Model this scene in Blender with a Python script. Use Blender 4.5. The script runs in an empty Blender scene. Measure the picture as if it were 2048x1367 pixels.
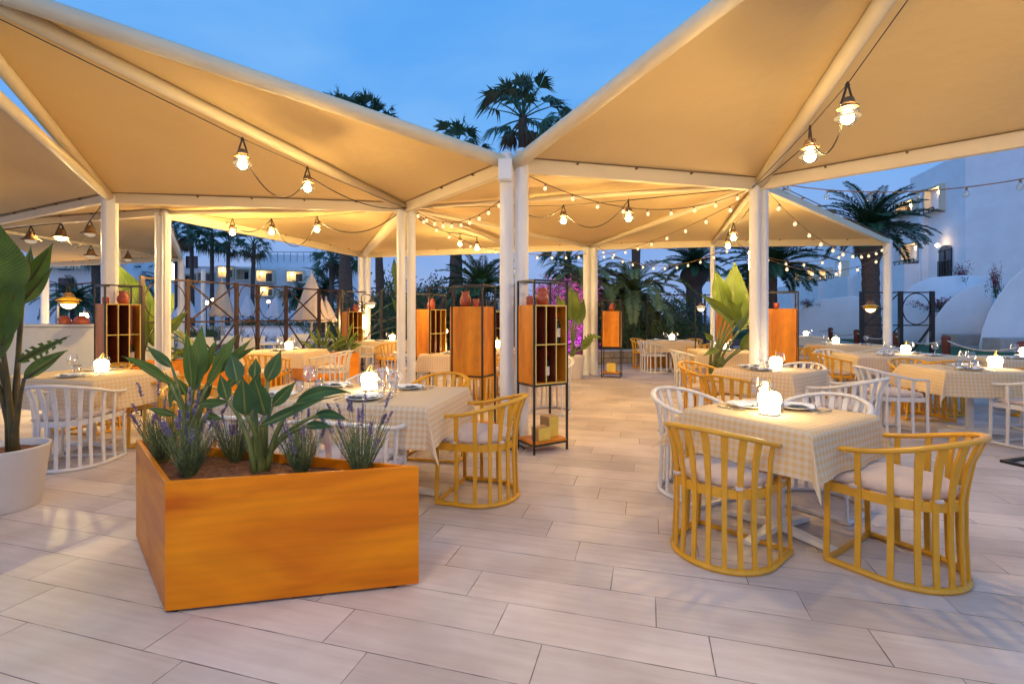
import bpy, math, random
from mathutils import Vector, Matrix
R = math.radians
PI = math.pi
rnd = random.Random(7)
scn = bpy.context.scene
COL = scn.collection
CAMZ, FPX, HOR = 1.35, 967.0, 632.0

def W(px, py, d):                      # photo pixel + distance -> point in the place (metres)
    return Vector(((px-1024)/FPX*d, d, CAMZ+(HOR-py)/FPX*d))
def PX(px, d, z=0.0):
    return Vector(((px-1024)/FPX*d, d, z))
def GP(px, py, z=0.0):
    d = (CAMZ-z)*FPX/(py-HOR)
    return Vector(((px-1024)/FPX*d, d, z))

# ------------------------------------------------------------------ objects
def tag(o, label=None, cat=None, group=None, kind=None):
    if label: o['label'] = label
    if cat: o['category'] = cat
    if group: o['group'] = group
    if kind: o['kind'] = kind
    return o
def empty(name, loc, rz=0.0, label=None, cat=None, group=None):
    o = bpy.data.objects.new(name, None); COL.objects.link(o)
    o.location = loc; o.rotation_euler = (0, 0, rz); o.empty_display_size = .1
    return tag(o, label, cat, group)
def kids(o): return [c for c in bpy.data.objects if c.parent == o]
def dup(root, loc, rz=0.0, label=None, group=None, cat=None, scale=None):
    r = root.copy(); COL.objects.link(r); r.location = loc; r.rotation_euler = (0, 0, rz)
    if scale is not None: r.scale = (scale,)*3 if not hasattr(scale, '__len__') else scale
    if label: r['label'] = label
    if group: r['group'] = group
    if cat: r['category'] = cat
    for ch in KIDS.get(root.name, []):
        c = ch.copy(); COL.objects.link(c); c.parent = r
        KIDS.setdefault(r.name, []).append(c)
        for g in KIDS.get(ch.name, []):
            e = g.copy(); COL.objects.link(e); e.parent = c
            KIDS.setdefault(c.name, []).append(e)
    return r
KIDS = {}

class MB:
    def __init__(s): s.v = []; s.f = []; s.uv = []; s.mi = []; s.cm = 0
    def add(s, vs, fs, M=None):
        n = len(s.v)
        for p in vs:
            p = Vector(p)
            s.v.append(M @ p if M is not None else p)
        for f in fs: s.f.append(tuple(i+n for i in f)); s.mi.append(s.cm)
        return s
    def box(s, c, size, rz=0.0, M=None):
        x, y, z = [a/2 for a in size]
        vs = [(-x,-y,-z),(x,-y,-z),(x,y,-z),(-x,y,-z),(-x,-y,z),(x,-y,z),(x,y,z),(-x,y,z)]
        fs = [(0,3,2,1),(4,5,6,7),(0,1,5,4),(1,2,6,5),(2,3,7,6),(3,0,4,7)]
        T = Matrix.Translation(Vector(c)) @ Matrix.Rotation(rz, 4, 'Z')
        return s.add(vs, fs, (M @ T) if M is not None else T)
    def sweep(s, path, rx, ry=None, seg=8, closed=False, up=None, caps=True, M=None):
        path = [Vector(p) for p in path]; n = len(path)
        rxs = rx if hasattr(rx, '__len__') else [rx]*n
        rys = rxs if ry is None else (ry if hasattr(ry, '__len__') else [ry]*n)
        vs = []; fs = []
        prev = None
        for i, p in enumerate(path):
            if closed: t = path[(i+1) % n]-path[i-1]
            else: t = path[min(i+1, n-1)]-path[max(i-1, 0)]
            t = t.normalized() if t.length > 1e-9 else Vector((0,0,1))
            u = up[i] if (up is not None and isinstance(up, list)) else up
            if u is not None: u = Vector(u)
            elif prev is not None: u = prev
            else: u = Vector((0,0,1)) if abs(t.z) < .9 else Vector((1,0,0))
            a = u - t*u.dot(t)
            if a.length < 1e-6: a = t.orthogonal()
            a.normalize(); b = t.cross(a)
            prev = a
            for k in range(seg):
                if seg == 4:
                    cs, sn = ((1,1),(-1,1),(-1,-1),(1,-1))[k]
                else:
                    cs, sn = math.cos(2*PI*k/seg), math.sin(2*PI*k/seg)
                vs.append(p + b*(cs*rxs[i]) + a*(sn*rys[i]))
        m = n if closed else n-1
        for i in range(m):
            j = (i+1) % n
            for k in range(seg):
                l = (k+1) % seg
                fs.append((i*seg+k, i*seg+l, j*seg+l, j*seg+k))
        if caps and not closed:
            fs.append(tuple(range(seg-1, -1, -1))); fs.append(tuple((n-1)*seg+k for k in range(seg)))
        return s.add(vs, fs, M)
    def lathe(s, prof, c=(0,0,0), seg=20, M=None, capb=True, capt=True, sx=1, sy=1):
        vs = []; fs = []; c = Vector(c)
        for r, z in prof:
            for k in range(seg):
                a = 2*PI*k/seg
                vs.append((c.x+r*math.cos(a)*sx, c.y+r*math.sin(a)*sy, c.z+z))
        for i in range(len(prof)-1):
            for k in range(seg):
                l = (k+1) % seg
                fs.append((i*seg+k, i*seg+l, (i+1)*seg+l, (i+1)*seg+k))
        if capb and prof[0][0] > 1e-5: fs.append(tuple(range(seg-1, -1, -1)))
        if capt and prof[-1][0] > 1e-5: fs.append(tuple((len(prof)-1)*seg+k for k in range(seg)))
        return s.add(vs, fs, M)
    def prism(s, pts, z0, z1):
        n = len(pts)
        vs = [(p[0], p[1], z0) for p in pts]+[(p[0], p[1], z1) for p in pts]
        fs = [tuple(range(n-1, -1, -1)), tuple(range(n, 2*n))]
        for i in range(n): j = (i+1) % n; fs.append((i, j, j+n, i+n))
        return s.add(vs, fs)
    def build(s, name, m, parent=None, smooth=False, bevel=0, uv=None, loc=None):
        me = bpy.data.meshes.new(name)
        me.from_pydata([tuple(p) for p in s.v], [], s.f)
        ms = m if isinstance(m, (list, tuple)) else [m]
        for q in ms: me.materials.append(q)
        if len(ms) > 1: me.polygons.foreach_set('material_index', s.mi)
        if smooth: me.polygons.foreach_set('use_smooth', [True]*len(me.polygons))
        if uv:
            ul = me.uv_layers.new(name='UVMap')
            for lp in me.loops: ul.data[lp.index].uv = uv[lp.vertex_index]
        me.update()
        o = bpy.data.objects.new(name, me); COL.objects.link(o)
        if bevel:
            b = o.modifiers.new('Bevel', 'BEVEL'); b.width = bevel; b.segments = 2; b.limit_method = 'ANGLE'
        if parent is not None:
            o.parent = parent; KIDS.setdefault(parent.name, []).append(o)
        if loc is not None: o.location = loc
        return o

# ------------------------------------------------------------------ materials
def nodes(name):
    m = bpy.data.materials.new(name); m.use_nodes = True
    nt = m.node_tree; b = nt.nodes['Principled BSDF']
    return m, nt, b
def N(nt, t, **kw):
    n = nt.nodes.new(t)
    for k, v in kw.items(): setattr(n, k, v)
    return n
def mat(name, c, rough=.5, metal=0.0, var=.12, vs=6.0, bump=0.0, bs=40.0, spec=.5, stretch=None, c2=None, trans=0.0, bd=.01, fine=0, vein=False):
    m, nt, b = nodes(name)
    b.inputs['Roughness'].default_value = rough; b.inputs['Metallic'].default_value = metal
    b.inputs['Specular IOR Level'].default_value = spec
    tc = N(nt, 'ShaderNodeTexCoord'); mp = N(nt, 'ShaderNodeMapping')
    nt.links.new(tc.outputs['Object'], mp.inputs[0])
    if stretch: mp.inputs['Scale'].default_value = stretch
    nz = N(nt, 'ShaderNodeTexNoise'); nz.inputs['Scale'].default_value = vs; nz.inputs['Detail'].default_value = 5
    nt.links.new(mp.outputs[0], nz.inputs['Vector'])
    cr = N(nt, 'ShaderNodeValToRGB')
    c = tuple(c)
    if c2 is None:
        lo = tuple(max(0, x*(1-var)) for x in c); hi = tuple(min(1, x*(1+var)) for x in c)
    else: lo, hi = c, c2
    cr.color_ramp.elements[0].position = .3; cr.color_ramp.elements[1].position = .7
    cr.color_ramp.elements[0].color = lo+(1,); cr.color_ramp.elements[1].color = hi+(1,)
    nt.links.new(nz.outputs['Fac'], cr.inputs[0]); nt.links.new(cr.outputs[0], b.inputs['Base Color'])
    if bump:
        n2 = N(nt, 'ShaderNodeTexNoise'); n2.inputs['Scale'].default_value = bs; n2.inputs['Detail'].default_value = 4
        nt.links.new(mp.outputs[0], n2.inputs['Vector'])
        bp = N(nt, 'ShaderNodeBump'); bp.inputs['Strength'].default_value = bump; bp.inputs['Distance'].default_value = bd
        nt.links.new(n2.outputs['Fac'], bp.inputs['Height']); nt.links.new(bp.outputs[0], b.inputs['Normal'])
        if fine:
            n3 = N(nt, 'ShaderNodeTexNoise'); n3.inputs['Scale'].default_value = fine; nt.links.new(mp.outputs[0], n3.inputs['Vector'])
            b3 = N(nt, 'ShaderNodeBump'); b3.inputs['Strength'].default_value = .12; b3.inputs['Distance'].default_value = .002
            nt.links.new(n3.outputs['Fac'], b3.inputs['Height']); nt.links.new(bp.outputs[0], b3.inputs['Normal']); nt.links.new(b3.outputs[0], b.inputs['Normal'])
    if vein:
        uv = N(nt, 'ShaderNodeUVMap'); sx = N(nt, 'ShaderNodeSeparateXYZ'); nt.links.new(uv.outputs[0], sx.inputs[0])
        ab = N(nt, 'ShaderNodeMath', operation='ABSOLUTE'); nt.links.new(sx.outputs[0], ab.inputs[0])
        q1 = N(nt, 'ShaderNodeMath', operation='MULTIPLY_ADD'); q1.inputs[1].default_value = -.22; nt.links.new(ab.outputs[0], q1.inputs[0]); nt.links.new(sx.outputs[1], q1.inputs[2])
        q2 = N(nt, 'ShaderNodeMath', operation='MULTIPLY'); q2.inputs[1].default_value = 150; nt.links.new(q1.outputs[0], q2.inputs[0])
        q3 = N(nt, 'ShaderNodeMath', operation='SINE'); nt.links.new(q2.outputs[0], q3.inputs[0])
        mr = N(nt, 'ShaderNodeMapRange'); mr.inputs[1].default_value = .0; mr.inputs[2].default_value = .07; mr.inputs[3].default_value = 1; mr.inputs[4].default_value = 0; nt.links.new(ab.outputs[0], mr.inputs[0])
        sc_ = N(nt, 'ShaderNodeMapRange'); sc_.inputs[1].default_value = -1; sc_.inputs[2].default_value = 1; sc_.inputs[3].default_value = .80; sc_.inputs[4].default_value = 1.15; nt.links.new(q3.outputs[0], sc_.inputs[0])
        hs = N(nt, 'ShaderNodeHueSaturation'); nt.links.new(cr.outputs[0], hs.inputs['Color']); nt.links.new(sc_.outputs[0], hs.inputs['Value'])
        mb_ = N(nt, 'ShaderNodeMix', data_type='RGBA'); mb_.inputs[7].default_value = tuple(min(1, x*1.6+.02) for x in hi)+(1,); nt.links.new(hs.outputs[0], mb_.inputs[6]); nt.links.new(mr.outputs[0], mb_.inputs[0])
        # brown edge
        er = N(nt, 'ShaderNodeMapRange'); er.inputs[1].default_value = .93; er.inputs[2].default_value = 1.0; nt.links.new(ab.outputs[0], er.inputs[0])
        me_ = N(nt, 'ShaderNodeMix', data_type='RGBA'); me_.inputs[7].default_value = (.20,.13,.04,1); nt.links.new(mb_.outputs[2], me_.inputs[6])
        em_ = N(nt, 'ShaderNodeMath', operation='MULTIPLY'); em_.inputs[1].default_value = .6; nt.links.new(er.outputs[0], em_.inputs[0]); nt.links.new(em_.outputs[0], me_.inputs[0])
        nt.links.new(me_.outputs[2], b.inputs['Base Color']); cr = me_
        bv = N(nt, 'ShaderNodeBump'); bv.inputs['Strength'].default_value = .4; bv.inputs['Distance'].default_value = .003; nt.links.new(q3.outputs[0], bv.inputs['Height']); nt.links.new(bv.outputs[0], b.inputs['Normal'])
    if trans:
        tr = N(nt, 'ShaderNodeBsdfTranslucent'); mx = N(nt, 'ShaderNodeMixShader'); mx.inputs[0].default_value = trans
        nt.links.new(cr.outputs[2] if vein else cr.outputs[0], tr.inputs[0])
        out = [n for n in nt.nodes if n.type == 'OUTPUT_MATERIAL'][0]
        nt.links.new(b.outputs[0], mx.inputs[1]); nt.links.new(tr.outputs[0], mx.inputs[2]); nt.links.new(mx.outputs[0], out.inputs[0])
    return m
def emit(name, c, s, sample=True):
    m = bpy.data.materials.new(name); m.use_nodes = True; nt = m.node_tree
    nt.nodes.clear(); e = N(nt, 'ShaderNodeEmission'); o = N(nt, 'ShaderNodeOutputMaterial')
    e.inputs[0].default_value = tuple(c)+(1,); e.inputs[1].default_value = s
    nt.links.new(e.outputs[0], o.inputs[0])
    if not sample: m.cycles.emission_sampling = 'NONE'
    return m
def glass(name, tint=(1,1,1), glow=.08):
    m = bpy.data.materials.new(name); m.use_nodes = True; nt = m.node_tree
    nt.nodes.clear(); o = N(nt, 'ShaderNodeOutputMaterial')
    t = N(nt, 'ShaderNodeBsdfTransparent'); t.inputs[0].default_value = tuple(tint)+(1,)
    g = N(nt, 'ShaderNodeBsdfGlossy'); g.inputs['Roughness'].default_value = .05
    fr = N(nt, 'ShaderNodeLayerWeight'); fr.inputs[0].default_value = .35
    mx = N(nt, 'ShaderNodeMixShader'); ml = N(nt, 'ShaderNodeMath', operation='MULTIPLY_ADD')
    ml.inputs[1].default_value = .55; ml.inputs[2].default_value = glow
    nt.links.new(fr.outputs['Facing'], ml.inputs[0])
    nt.links.new(ml.outputs[0], mx.inputs[0]); nt.links.new(t.outputs[0], mx.inputs[1]); nt.links.new(g.outputs[0], mx.inputs[2])
    nt.links.new(mx.outputs[0], o.inputs[0])
    return m
def wood(name, lo, hi, rough=.38, sc=(1.2,1.2,9.0), fine=.45, coat=.05):
    """grain along x/y, bands in z, blotches"""
    m, nt, b = nodes(name)
    tc = N(nt, 'ShaderNodeTexCoord'); mp = N(nt, 'ShaderNodeMapping'); mp.inputs['Scale'].default_value = sc
    nt.links.new(tc.outputs['Object'], mp.inputs[0])
    n1 = N(nt, 'ShaderNodeTexNoise'); n1.inputs['Scale'].default_value = 1.1; n1.inputs['Detail'].default_value = 3; n1.inputs['Distortion'].default_value = .9
    nt.links.new(mp.outputs[0], n1.inputs['Vector'])
    cr = N(nt, 'ShaderNodeValToRGB'); e = cr.color_ramp.elements
    e[0].position = .30; e[0].color = tuple(lo)+(1,); e[1].position = .66; e[1].color = tuple(hi)+(1,)
    mid = e.new(.48); mid.color = tuple((a*.42+c*.58) for a, c in zip(lo, hi))+(1,)
    nt.links.new(n1.outputs['Fac'], cr.inputs[0])
    m2 = N(nt, 'ShaderNodeMapping'); m2.inputs['Scale'].default_value = (sc[0]*2.2, sc[1]*2.2, sc[2]*11)
    nt.links.new(tc.outputs['Object'], m2.inputs[0])
    n2 = N(nt, 'ShaderNodeTexNoise'); n2.inputs['Scale'].default_value = 1.0; n2.inputs['Detail'].default_value = 6
    nt.links.new(m2.outputs[0], n2.inputs['Vector'])
    mx = N(nt, 'ShaderNodeMix', data_type='RGBA', blend_type='MULTIPLY'); mx.inputs[0].default_value = fine
    r2 = N(nt, 'ShaderNodeValToRGB'); r2.color_ramp.elements[0].color = (.45,.4,.35,1); r2.color_ramp.elements[0].position = .3; r2.color_ramp.elements[1].position = .6
    nt.links.new(n2.outputs['Fac'], r2.inputs[0])
    nt.links.new(cr.outputs[0], mx.inputs[6]); nt.links.new(r2.outputs[0], mx.inputs[7]); nt.links.new(mx.outputs[2], b.inputs['Base Color'])
    b.inputs['Roughness'].default_value = rough; b.inputs['Specular IOR Level'].default_value = .25; b.inputs['Coat Weight'].default_value = coat; b.inputs['Coat Roughness'].default_value = .25
    return m
def gingham(name, white, col, period=.046):
    m, nt, b = nodes(name)
    uv = N(nt, 'ShaderNodeUVMap'); sep = N(nt, 'ShaderNodeSeparateXYZ'); nt.links.new(uv.outputs[0], sep.inputs[0])
    outs = []
    for ax in (0, 1):
        d = N(nt, 'ShaderNodeMath', operation='DIVIDE'); d.inputs[1].default_value = period
        f = N(nt, 'ShaderNodeMath', operation='FRACT'); g = N(nt, 'ShaderNodeMath', operation='GREATER_THAN'); g.inputs[1].default_value = .5
        nt.links.new(sep.outputs[ax], d.inputs[0]); nt.links.new(d.outputs[0], f.inputs[0]); nt.links.new(f.outputs[0], g.inputs[0]); outs.append(g)
    a = N(nt, 'ShaderNodeMath', operation='ADD'); nt.links.new(outs[0].outputs[0], a.inputs[0]); nt.links.new(outs[1].outputs[0], a.inputs[1])
    h = N(nt, 'ShaderNodeMath', operation='MULTIPLY'); h.inputs[1].default_value = .5; nt.links.new(a.outputs[0], h.inputs[0])
    mx = N(nt, 'ShaderNodeMix', data_type='RGBA'); mx.inputs[6].default_value = tuple(white)+(1,); mx.inputs[7].default_value = tuple(col)+(1,)
    nt.links.new(h.outputs[0], mx.inputs[0]); nt.links.new(mx.outputs[2], b.inputs['Base Color'])
    b.inputs['Roughness'].default_value = .85; b.inputs['Specular IOR Level'].default_value = .2
    nz = N(nt, 'ShaderNodeTexNoise'); nz.inputs['Scale'].default_value = 9; nz.inputs['Detail'].default_value = 3
    bp = N(nt, 'ShaderNodeBump'); bp.inputs['Strength'].default_value = .35; bp.inputs['Distance'].default_value = .02
    tc = N(nt, 'ShaderNodeTexCoord'); nt.links.new(tc.outputs['Object'], nz.inputs['Vector'])
    nt.links.new(nz.outputs['Fac'], bp.inputs['Height']); nt.links.new(bp.outputs[0], b.inputs['Normal'])
    tr = N(nt, 'ShaderNodeBsdfTranslucent'); ms = N(nt, 'ShaderNodeMixShader'); ms.inputs[0].default_value = .25
    out = [n for n in nt.nodes if n.type == 'OUTPUT_MATERIAL'][0]
    nt.links.new(mx.outputs[2], tr.inputs[0]); nt.links.new(b.outputs[0], ms.inputs[1]); nt.links.new(tr.outputs[0], ms.inputs[2]); nt.links.new(ms.outputs[0], out.inputs[0])
    return m
def tiles():
    m, nt, b = nodes('terrace tiles')
    L = nt.links
    def M_(op, a, bb=None, c=None):
        n = N(nt, 'ShaderNodeMath', operation=op)
        for i, q in enumerate((a, bb, c)):
            if q is None: continue
            if isinstance(q, (int, float)): n.inputs[i].default_value = q
            else: L.new(q, n.inputs[i])
        return n.outputs[0]
    tc = N(nt, 'ShaderNodeTexCoord'); sp = N(nt, 'ShaderNodeSeparateXYZ'); L.new(tc.outputs['Object'], sp.inputs[0])
    X, Y = sp.outputs[0], sp.outputs[1]
    cu, su = .9627, .2703
    u = M_('SUBTRACT', M_('MULTIPLY', X, cu), M_('MULTIPLY', Y, su))
    v = M_('ADD', M_('MULTIPLY', X, su), M_('MULTIPLY', Y, cu))
    vv = M_('DIVIDE', M_('SUBTRACT', v, 1.478), .2375)
    row = M_('FLOOR', vv); fv = M_('SUBTRACT', vv, row)
    uu = M_('DIVIDE', M_('ADD', M_('ADD', u, 1.967), M_('MULTIPLY', row, .2125)), .88)
    ci = M_('FLOOR', uu); fu = M_('SUBTRACT', uu, ci)
    # distance to seam in metres
    dv = M_('MULTIPLY', M_('MINIMUM', fv, M_('SUBTRACT', 1.0, fv)), .2375)
    du = M_('MULTIPLY', M_('MINIMUM', fu, M_('SUBTRACT', 1.0, fu)), .88)
    dd = M_('MINIMUM', du, dv)
    mr = N(nt, 'ShaderNodeMapRange'); jn = N(nt, 'ShaderNodeTexNoise'); jn.inputs['Scale'].default_value = 5; jn.inputs['Detail'].default_value = 3; L.new(tc.outputs['Object'], jn.inputs['Vector'])
    mr.inputs[1].default_value = .0; mr.inputs[2].default_value = .0017; L.new(M_('SUBTRACT', dd, M_('MULTIPLY', M_('MAXIMUM', M_('SUBTRACT', jn.outputs['Fac'], .38), 0.0), .008)), mr.inputs[0])
    cmb = N(nt, 'ShaderNodeCombineXYZ'); L.new(row, cmb.inputs[0]); L.new(ci, cmb.inputs[1])
    wn = N(nt, 'ShaderNodeTexWhiteNoise', noise_dimensions='2D'); L.new(cmb.outputs[0], wn.inputs[0])
    # streaks along the plank
    c2 = N(nt, 'ShaderNodeCombineXYZ'); L.new(M_('ADD', M_('MULTIPLY', u, 1.6), M_('MULTIPLY', wn.outputs[0], 37.0)), c2.inputs[0]); L.new(M_('MULTIPLY', v, 22.0), c2.inputs[1])
    n1 = N(nt, 'ShaderNodeTexNoise'); n1.inputs['Scale'].default_value = 1.3; n1.inputs['Detail'].default_value = 6; n1.inputs['Roughness'].default_value = .6; L.new(c2.outputs[0], n1.inputs['Vector'])
    cr = N(nt, 'ShaderNodeValToRGB'); e = cr.color_ramp.elements
    e[0].position = .25; e[0].color = (.60,.485,.43,1); e[1].position = .75; e[1].color = (.72,.62,.56,1)
    L.new(n1.outputs['Fac'], cr.inputs[0])
    hs = N(nt, 'ShaderNodeHueSaturation'); L.new(cr.outputs[0], hs.inputs['Color'])
    L.new(M_('ADD', M_('MULTIPLY', wn.outputs[0], .22), .89), hs.inputs['Value'])
    # large dirt blotches
    n3 = N(nt, 'ShaderNodeTexNoise'); n3.inputs['Scale'].default_value = 1.7; n3.inputs['Detail'].default_value = 4; L.new(tc.outputs['Object'], n3.inputs['Vector'])
    r3 = N(nt, 'ShaderNodeValToRGB'); r3.color_ramp.elements[0].position = .35; r3.color_ramp.elements[0].color = (.80,.77,.75,1); r3.color_ramp.elements[1].position = .6
    L.new(n3.outputs['Fac'], r3.inputs[0])
    mm = N(nt, 'ShaderNodeMix', data_type='RGBA', blend_type='MULTIPLY'); mm.inputs[0].default_value = 1; L.new(hs.outputs[0], mm.inputs[6]); L.new(r3.outputs[0], mm.inputs[7])
    mx = N(nt, 'ShaderNodeMix', data_type='RGBA'); mx.inputs[6].default_value = (.19,.145,.12,1); L.new(mr.outputs[0], mx.inputs[0]); L.new(mm.outputs[2], mx.inputs[7])
    L.new(mx.outputs[2], b.inputs['Base Color'])
    rr = N(nt, 'ShaderNodeMapRange'); rr.inputs[3].default_value = .36; rr.inputs[4].default_value = .58; L.new(n1.outputs['Fac'], rr.inputs[0]); L.new(rr.outputs[0], b.inputs['Roughness'])
    b.inputs['Specular IOR Level'].default_value = .35
    bp = N(nt, 'ShaderNodeBump'); bp.inputs['Strength'].default_value = .5; bp.inputs['Distance'].default_value = .004
    hsum = M_('ADD', mr.outputs[0], M_('MULTIPLY', n1.outputs['Fac'], .15)); L.new(hsum, bp.inputs['Height']); L.new(bp.outputs[0], b.inputs['Normal'])
    return m
WARM = (1.0, .60, .25)
M = dict(
    tile=tiles(),
    fabric=mat('canopy fabric', (.70,.515,.265), .75, var=.02, vs=1.2, bump=.28, bs=2.6, spec=.15, bd=.08, fine=300),
    pole=mat('white painted metal', (.84,.81,.76), .32, var=.04, vs=3),
    seam=mat('sewn fabric seam', (.55,.40,.20), .8, var=.05),
    beam=mat('white canopy beam', (.84,.70,.46), .4, var=.04, vs=3),
    ply=wood('orange plywood', (.62,.13,.002), (1.0,.33,.004), sc=(.8,.8,2.7), fine=.26),
    plyside=wood('orange plywood panel', (.60,.19,.014), (.85,.31,.025), sc=(2,2,3), fine=.25),
    plyv=wood('orange veneer', (.52,.155,.010), (.80,.29,.020), sc=(6,6,.8), fine=.25),
    plyin=mat('dark red wood interior', (.13,.022,.008), .5, var=.2),
    yedge=mat('yellow painted edge', (.75,.55,.12), .5, var=.05),
    black=mat('black metal', (.014,.012,.011), .35, var=.2),
    brownmetal=mat('brown fence metal', (.030,.012,.008), .45, var=.3),
    ychair=mat('mustard paint', (.72,.355,.022), .35, var=.08, vs=12),
    wchair=mat('white paint', (.76,.72,.68), .35, var=.05, vs=12),
    cushion=mat('pale cushion', (.66,.55,.50), .9, var=.05, bump=.3, bs=120, spec=.1),
    gy=gingham('yellow gingham', (.90,.75,.57), (.90,.62,.27), .038),
    gp=gingham('skylight tinted gingham', (.90,.77,.60), (.85,.60,.33), .038),  # same yellow cloth with the skylight tint painted into its colour
    plate=mat('white porcelain', (.80,.80,.80), .2, var=.02),
    napkin=mat('white napkin', (.78,.80,.84), .9, var=.04, bump=.3, bs=60),
    steel=mat('steel', (.55,.52,.48), .25, metal=1.0, var=.1),
    glass=glass('clear glass', glow=.13),
    bglass=glass('bulb glass', (1,.97,.9), .12),
    lampglow=emit('table lamp glow', (1.0,.72,.36), 34),
    bulb=emit('pendant bulb glow', (1.0,.70,.29), 980),
    bulbfar=emit('bright pendant bulb glow', (1.0,.74,.29), 1650),
    shelloff=emit('glow painted pendant cup', (1.0,.75,.5), .55, False),  # weak emission paints the pale brightness of switched-off cups
    festoon=emit('small bulb glow', (1.0,.78,.46), 1.5, False),
    collar=emit('frosted lamp collar', (1.0,.72,.34), .8, False),
    lampshell=emit('pendant lamp cup glow', (1.0,.66,.3), 6, False),
    niche=emit('warm wall lamp', (1.0,.62,.25), 42),
    postlamp=emit('bright post lamp', (1.0,.62,.25), 260),
    strap=mat('dark rubber', (.03,.02,.014), .6),
    bronze=mat('bronze lamp cap', (.16,.085,.035), .4, var=.2),
    cable=mat('black cable', (.02,.015,.012), .6),
    cord=mat('brown cord', (.22,.13,.06), .7),
    terracotta=mat('red terracotta', (.38,.075,.03), .35, var=.25, vs=14),
    bottle=mat('dark wine bottle glass', (.012,.014,.01), .08, var=.1),
    paper=mat('cream label paper', (.75,.70,.60), .7, var=.05),
    capsule=mat('red bottle capsule', (.35,.01,.01), .4),
    block=mat('pale wooden block', (.42,.26,.10), .5, var=.15, vs=9, stretch=(1,1,8)),
    blockend=mat('yellow wooden block face', (.80,.58,.10), .5, var=.08, vs=9),
    soil=mat('brown soil', (.10,.035,.014), .95, c2=(.26,.10,.04), vs=30, bump=1, bs=60),
    leaf=mat('broad green leaf', (.05,.11,.02), .35, c2=(.11,.20,.035), vs=5, trans=.25, vein=True),
    leafd=mat('dark green leaf', (.03,.085,.028), .33, c2=(.065,.15,.045), vs=5, trans=.15, vein=True),
    leafy=mat('yellow green leaf', (.10,.17,.02), .4, c2=(.20,.27,.04), vs=4, trans=.3, vein=True),
    stem=mat('green stalk', (.09,.13,.03), .45, c2=(.18,.20,.06), vs=8),
    stemb=mat('brown green stalk', (.05,.045,.015), .5, c2=(.12,.09,.03), vs=8),
    lavleaf=mat('lavender leaf', (.09,.13,.05), .7, c2=(.22,.26,.10), vs=20),
    lavender=mat('lavender blossom', (.20,.14,.27), .8, c2=(.38,.30,.47), vs=40),
    potw=mat('white plastic pot', (.70,.62,.57), .45, var=.03, bump=.2, bs=90),
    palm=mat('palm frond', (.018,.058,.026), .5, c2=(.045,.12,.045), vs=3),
    palml=mat('light painted palm frond', (.07,.12,.03), .5, c2=(.15,.18,.05), vs=3),  # lighter frond copy, warm light on it painted into the colour
    palmdead=mat('dry palm frond', (.07,.045,.02), .8, c2=(.12,.08,.035), vs=4),
    trunk=mat('palm trunk', (.07,.05,.04), .9, c2=(.14,.10,.08), vs=9, bump=1, bs=18, stretch=(1,1,3)),
    bush=mat('dark shrub leaf', (.025,.065,.024), .6, c2=(.075,.13,.04), vs=3),
    bushl=mat('shrub leaf', (.045,.08,.018), .6, c2=(.11,.15,.035), vs=3),
    magenta=mat('magenta blossom', (.35,.03,.30), .6, c2=(.60,.12,.62), vs=6),
    redleaf=mat('dark red blossom', (.20,.01,.05), .6, c2=(.40,.02,.10), vs=6),
    wall=mat('white plaster', (.90,.92,.95), .85, var=.05, vs=1.5, bump=.3, bs=8),
    wallw=mat('cream plaster', (.74,.66,.50), .85, var=.04, vs=1.5),
    dark=mat('dark window glass', (.02,.03,.05), .15, var=.3),
    stone=mat('tan stone', (.30,.22,.13), .85, c2=(.48,.38,.24), vs=7, bump=.8, bs=14),
    curb=mat('pale curb stone', (.45,.42,.40), .8, var=.1),
    wpost=mat('red brown wooden post', (.16,.035,.014), .5, var=.2, stretch=(1,1,.2)),
    rope=mat('pale rope', (.66,.60,.50), .8, var=.1, bump=.6, bs=90),
    grass=mat('grass', (.02,.07,.02), .9, c2=(.05,.14,.04), vs=30, bump=.8, bs=80),
    ground=mat('pale paving', (.30,.30,.33), .8, var=.1, vs=.8),
    parasol=mat('beige parasol cloth', (.62,.50,.40), .85, var=.06, trans=.1),
    parasolw=mat('pale parasol cloth', (.62,.62,.66), .85, var=.06),
    yellowlamp=mat('yellow lantern metal', (.75,.42,.03), .4, var=.05),
    candle=mat('white candle wax', (.82,.80,.72), .5),
    counter=mat('cream counter', (.78,.68,.50), .5, var=.03),
    bird=mat('dark feather', (.02,.02,.025), .8),
    plaza=mat('blue grey tile', (.42,.42,.46), .6, var=.08, vs=2),
)

# ------------------------------------------------------------------ camera, world, render
cam = bpy.data.cameras.new('camera'); co = bpy.data.objects.new('camera', cam); COL.objects.link(co)
co.location = (0, 0, CAMZ); co.rotation_euler = (R(90), 0, 0)
cam.sensor_width = 36; cam.lens = 36*FPX/2048; cam.shift_y = (HOR-683.5)/2048; cam.clip_end = 3000; cam.clip_start = .05
scn.camera = co
w = bpy.data.worlds.new('World'); scn.world = w; w.use_nodes = True; nt = w.node_tree; nt.nodes.clear()
out = N(nt, 'ShaderNodeOutputWorld'); bg = N(nt, 'ShaderNodeBackground')
sky = N(nt, 'ShaderNodeTexSky', sky_type='NISHITA'); sky.sun_disc = False
sky.sun_elevation = R(1.0); sky.sun_rotation = R(150); sky.altitude = 0; sky.ozone_density = 6.0; sky.air_density = 1.0; sky.dust_density = .2
tc = N(nt, 'ShaderNodeTexCoord'); sp = N(nt, 'ShaderNodeSeparateXYZ'); nt.links.new(tc.outputs['Generated'], sp.inputs[0])
cr = N(nt, 'ShaderNodeValToRGB'); e = cr.color_ramp.elements
e[0].position = 0.0; e[0].color = (.29,.43,.76,1); e[1].position = .75; e[1].color = (.105,.385,.90,1)
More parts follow.
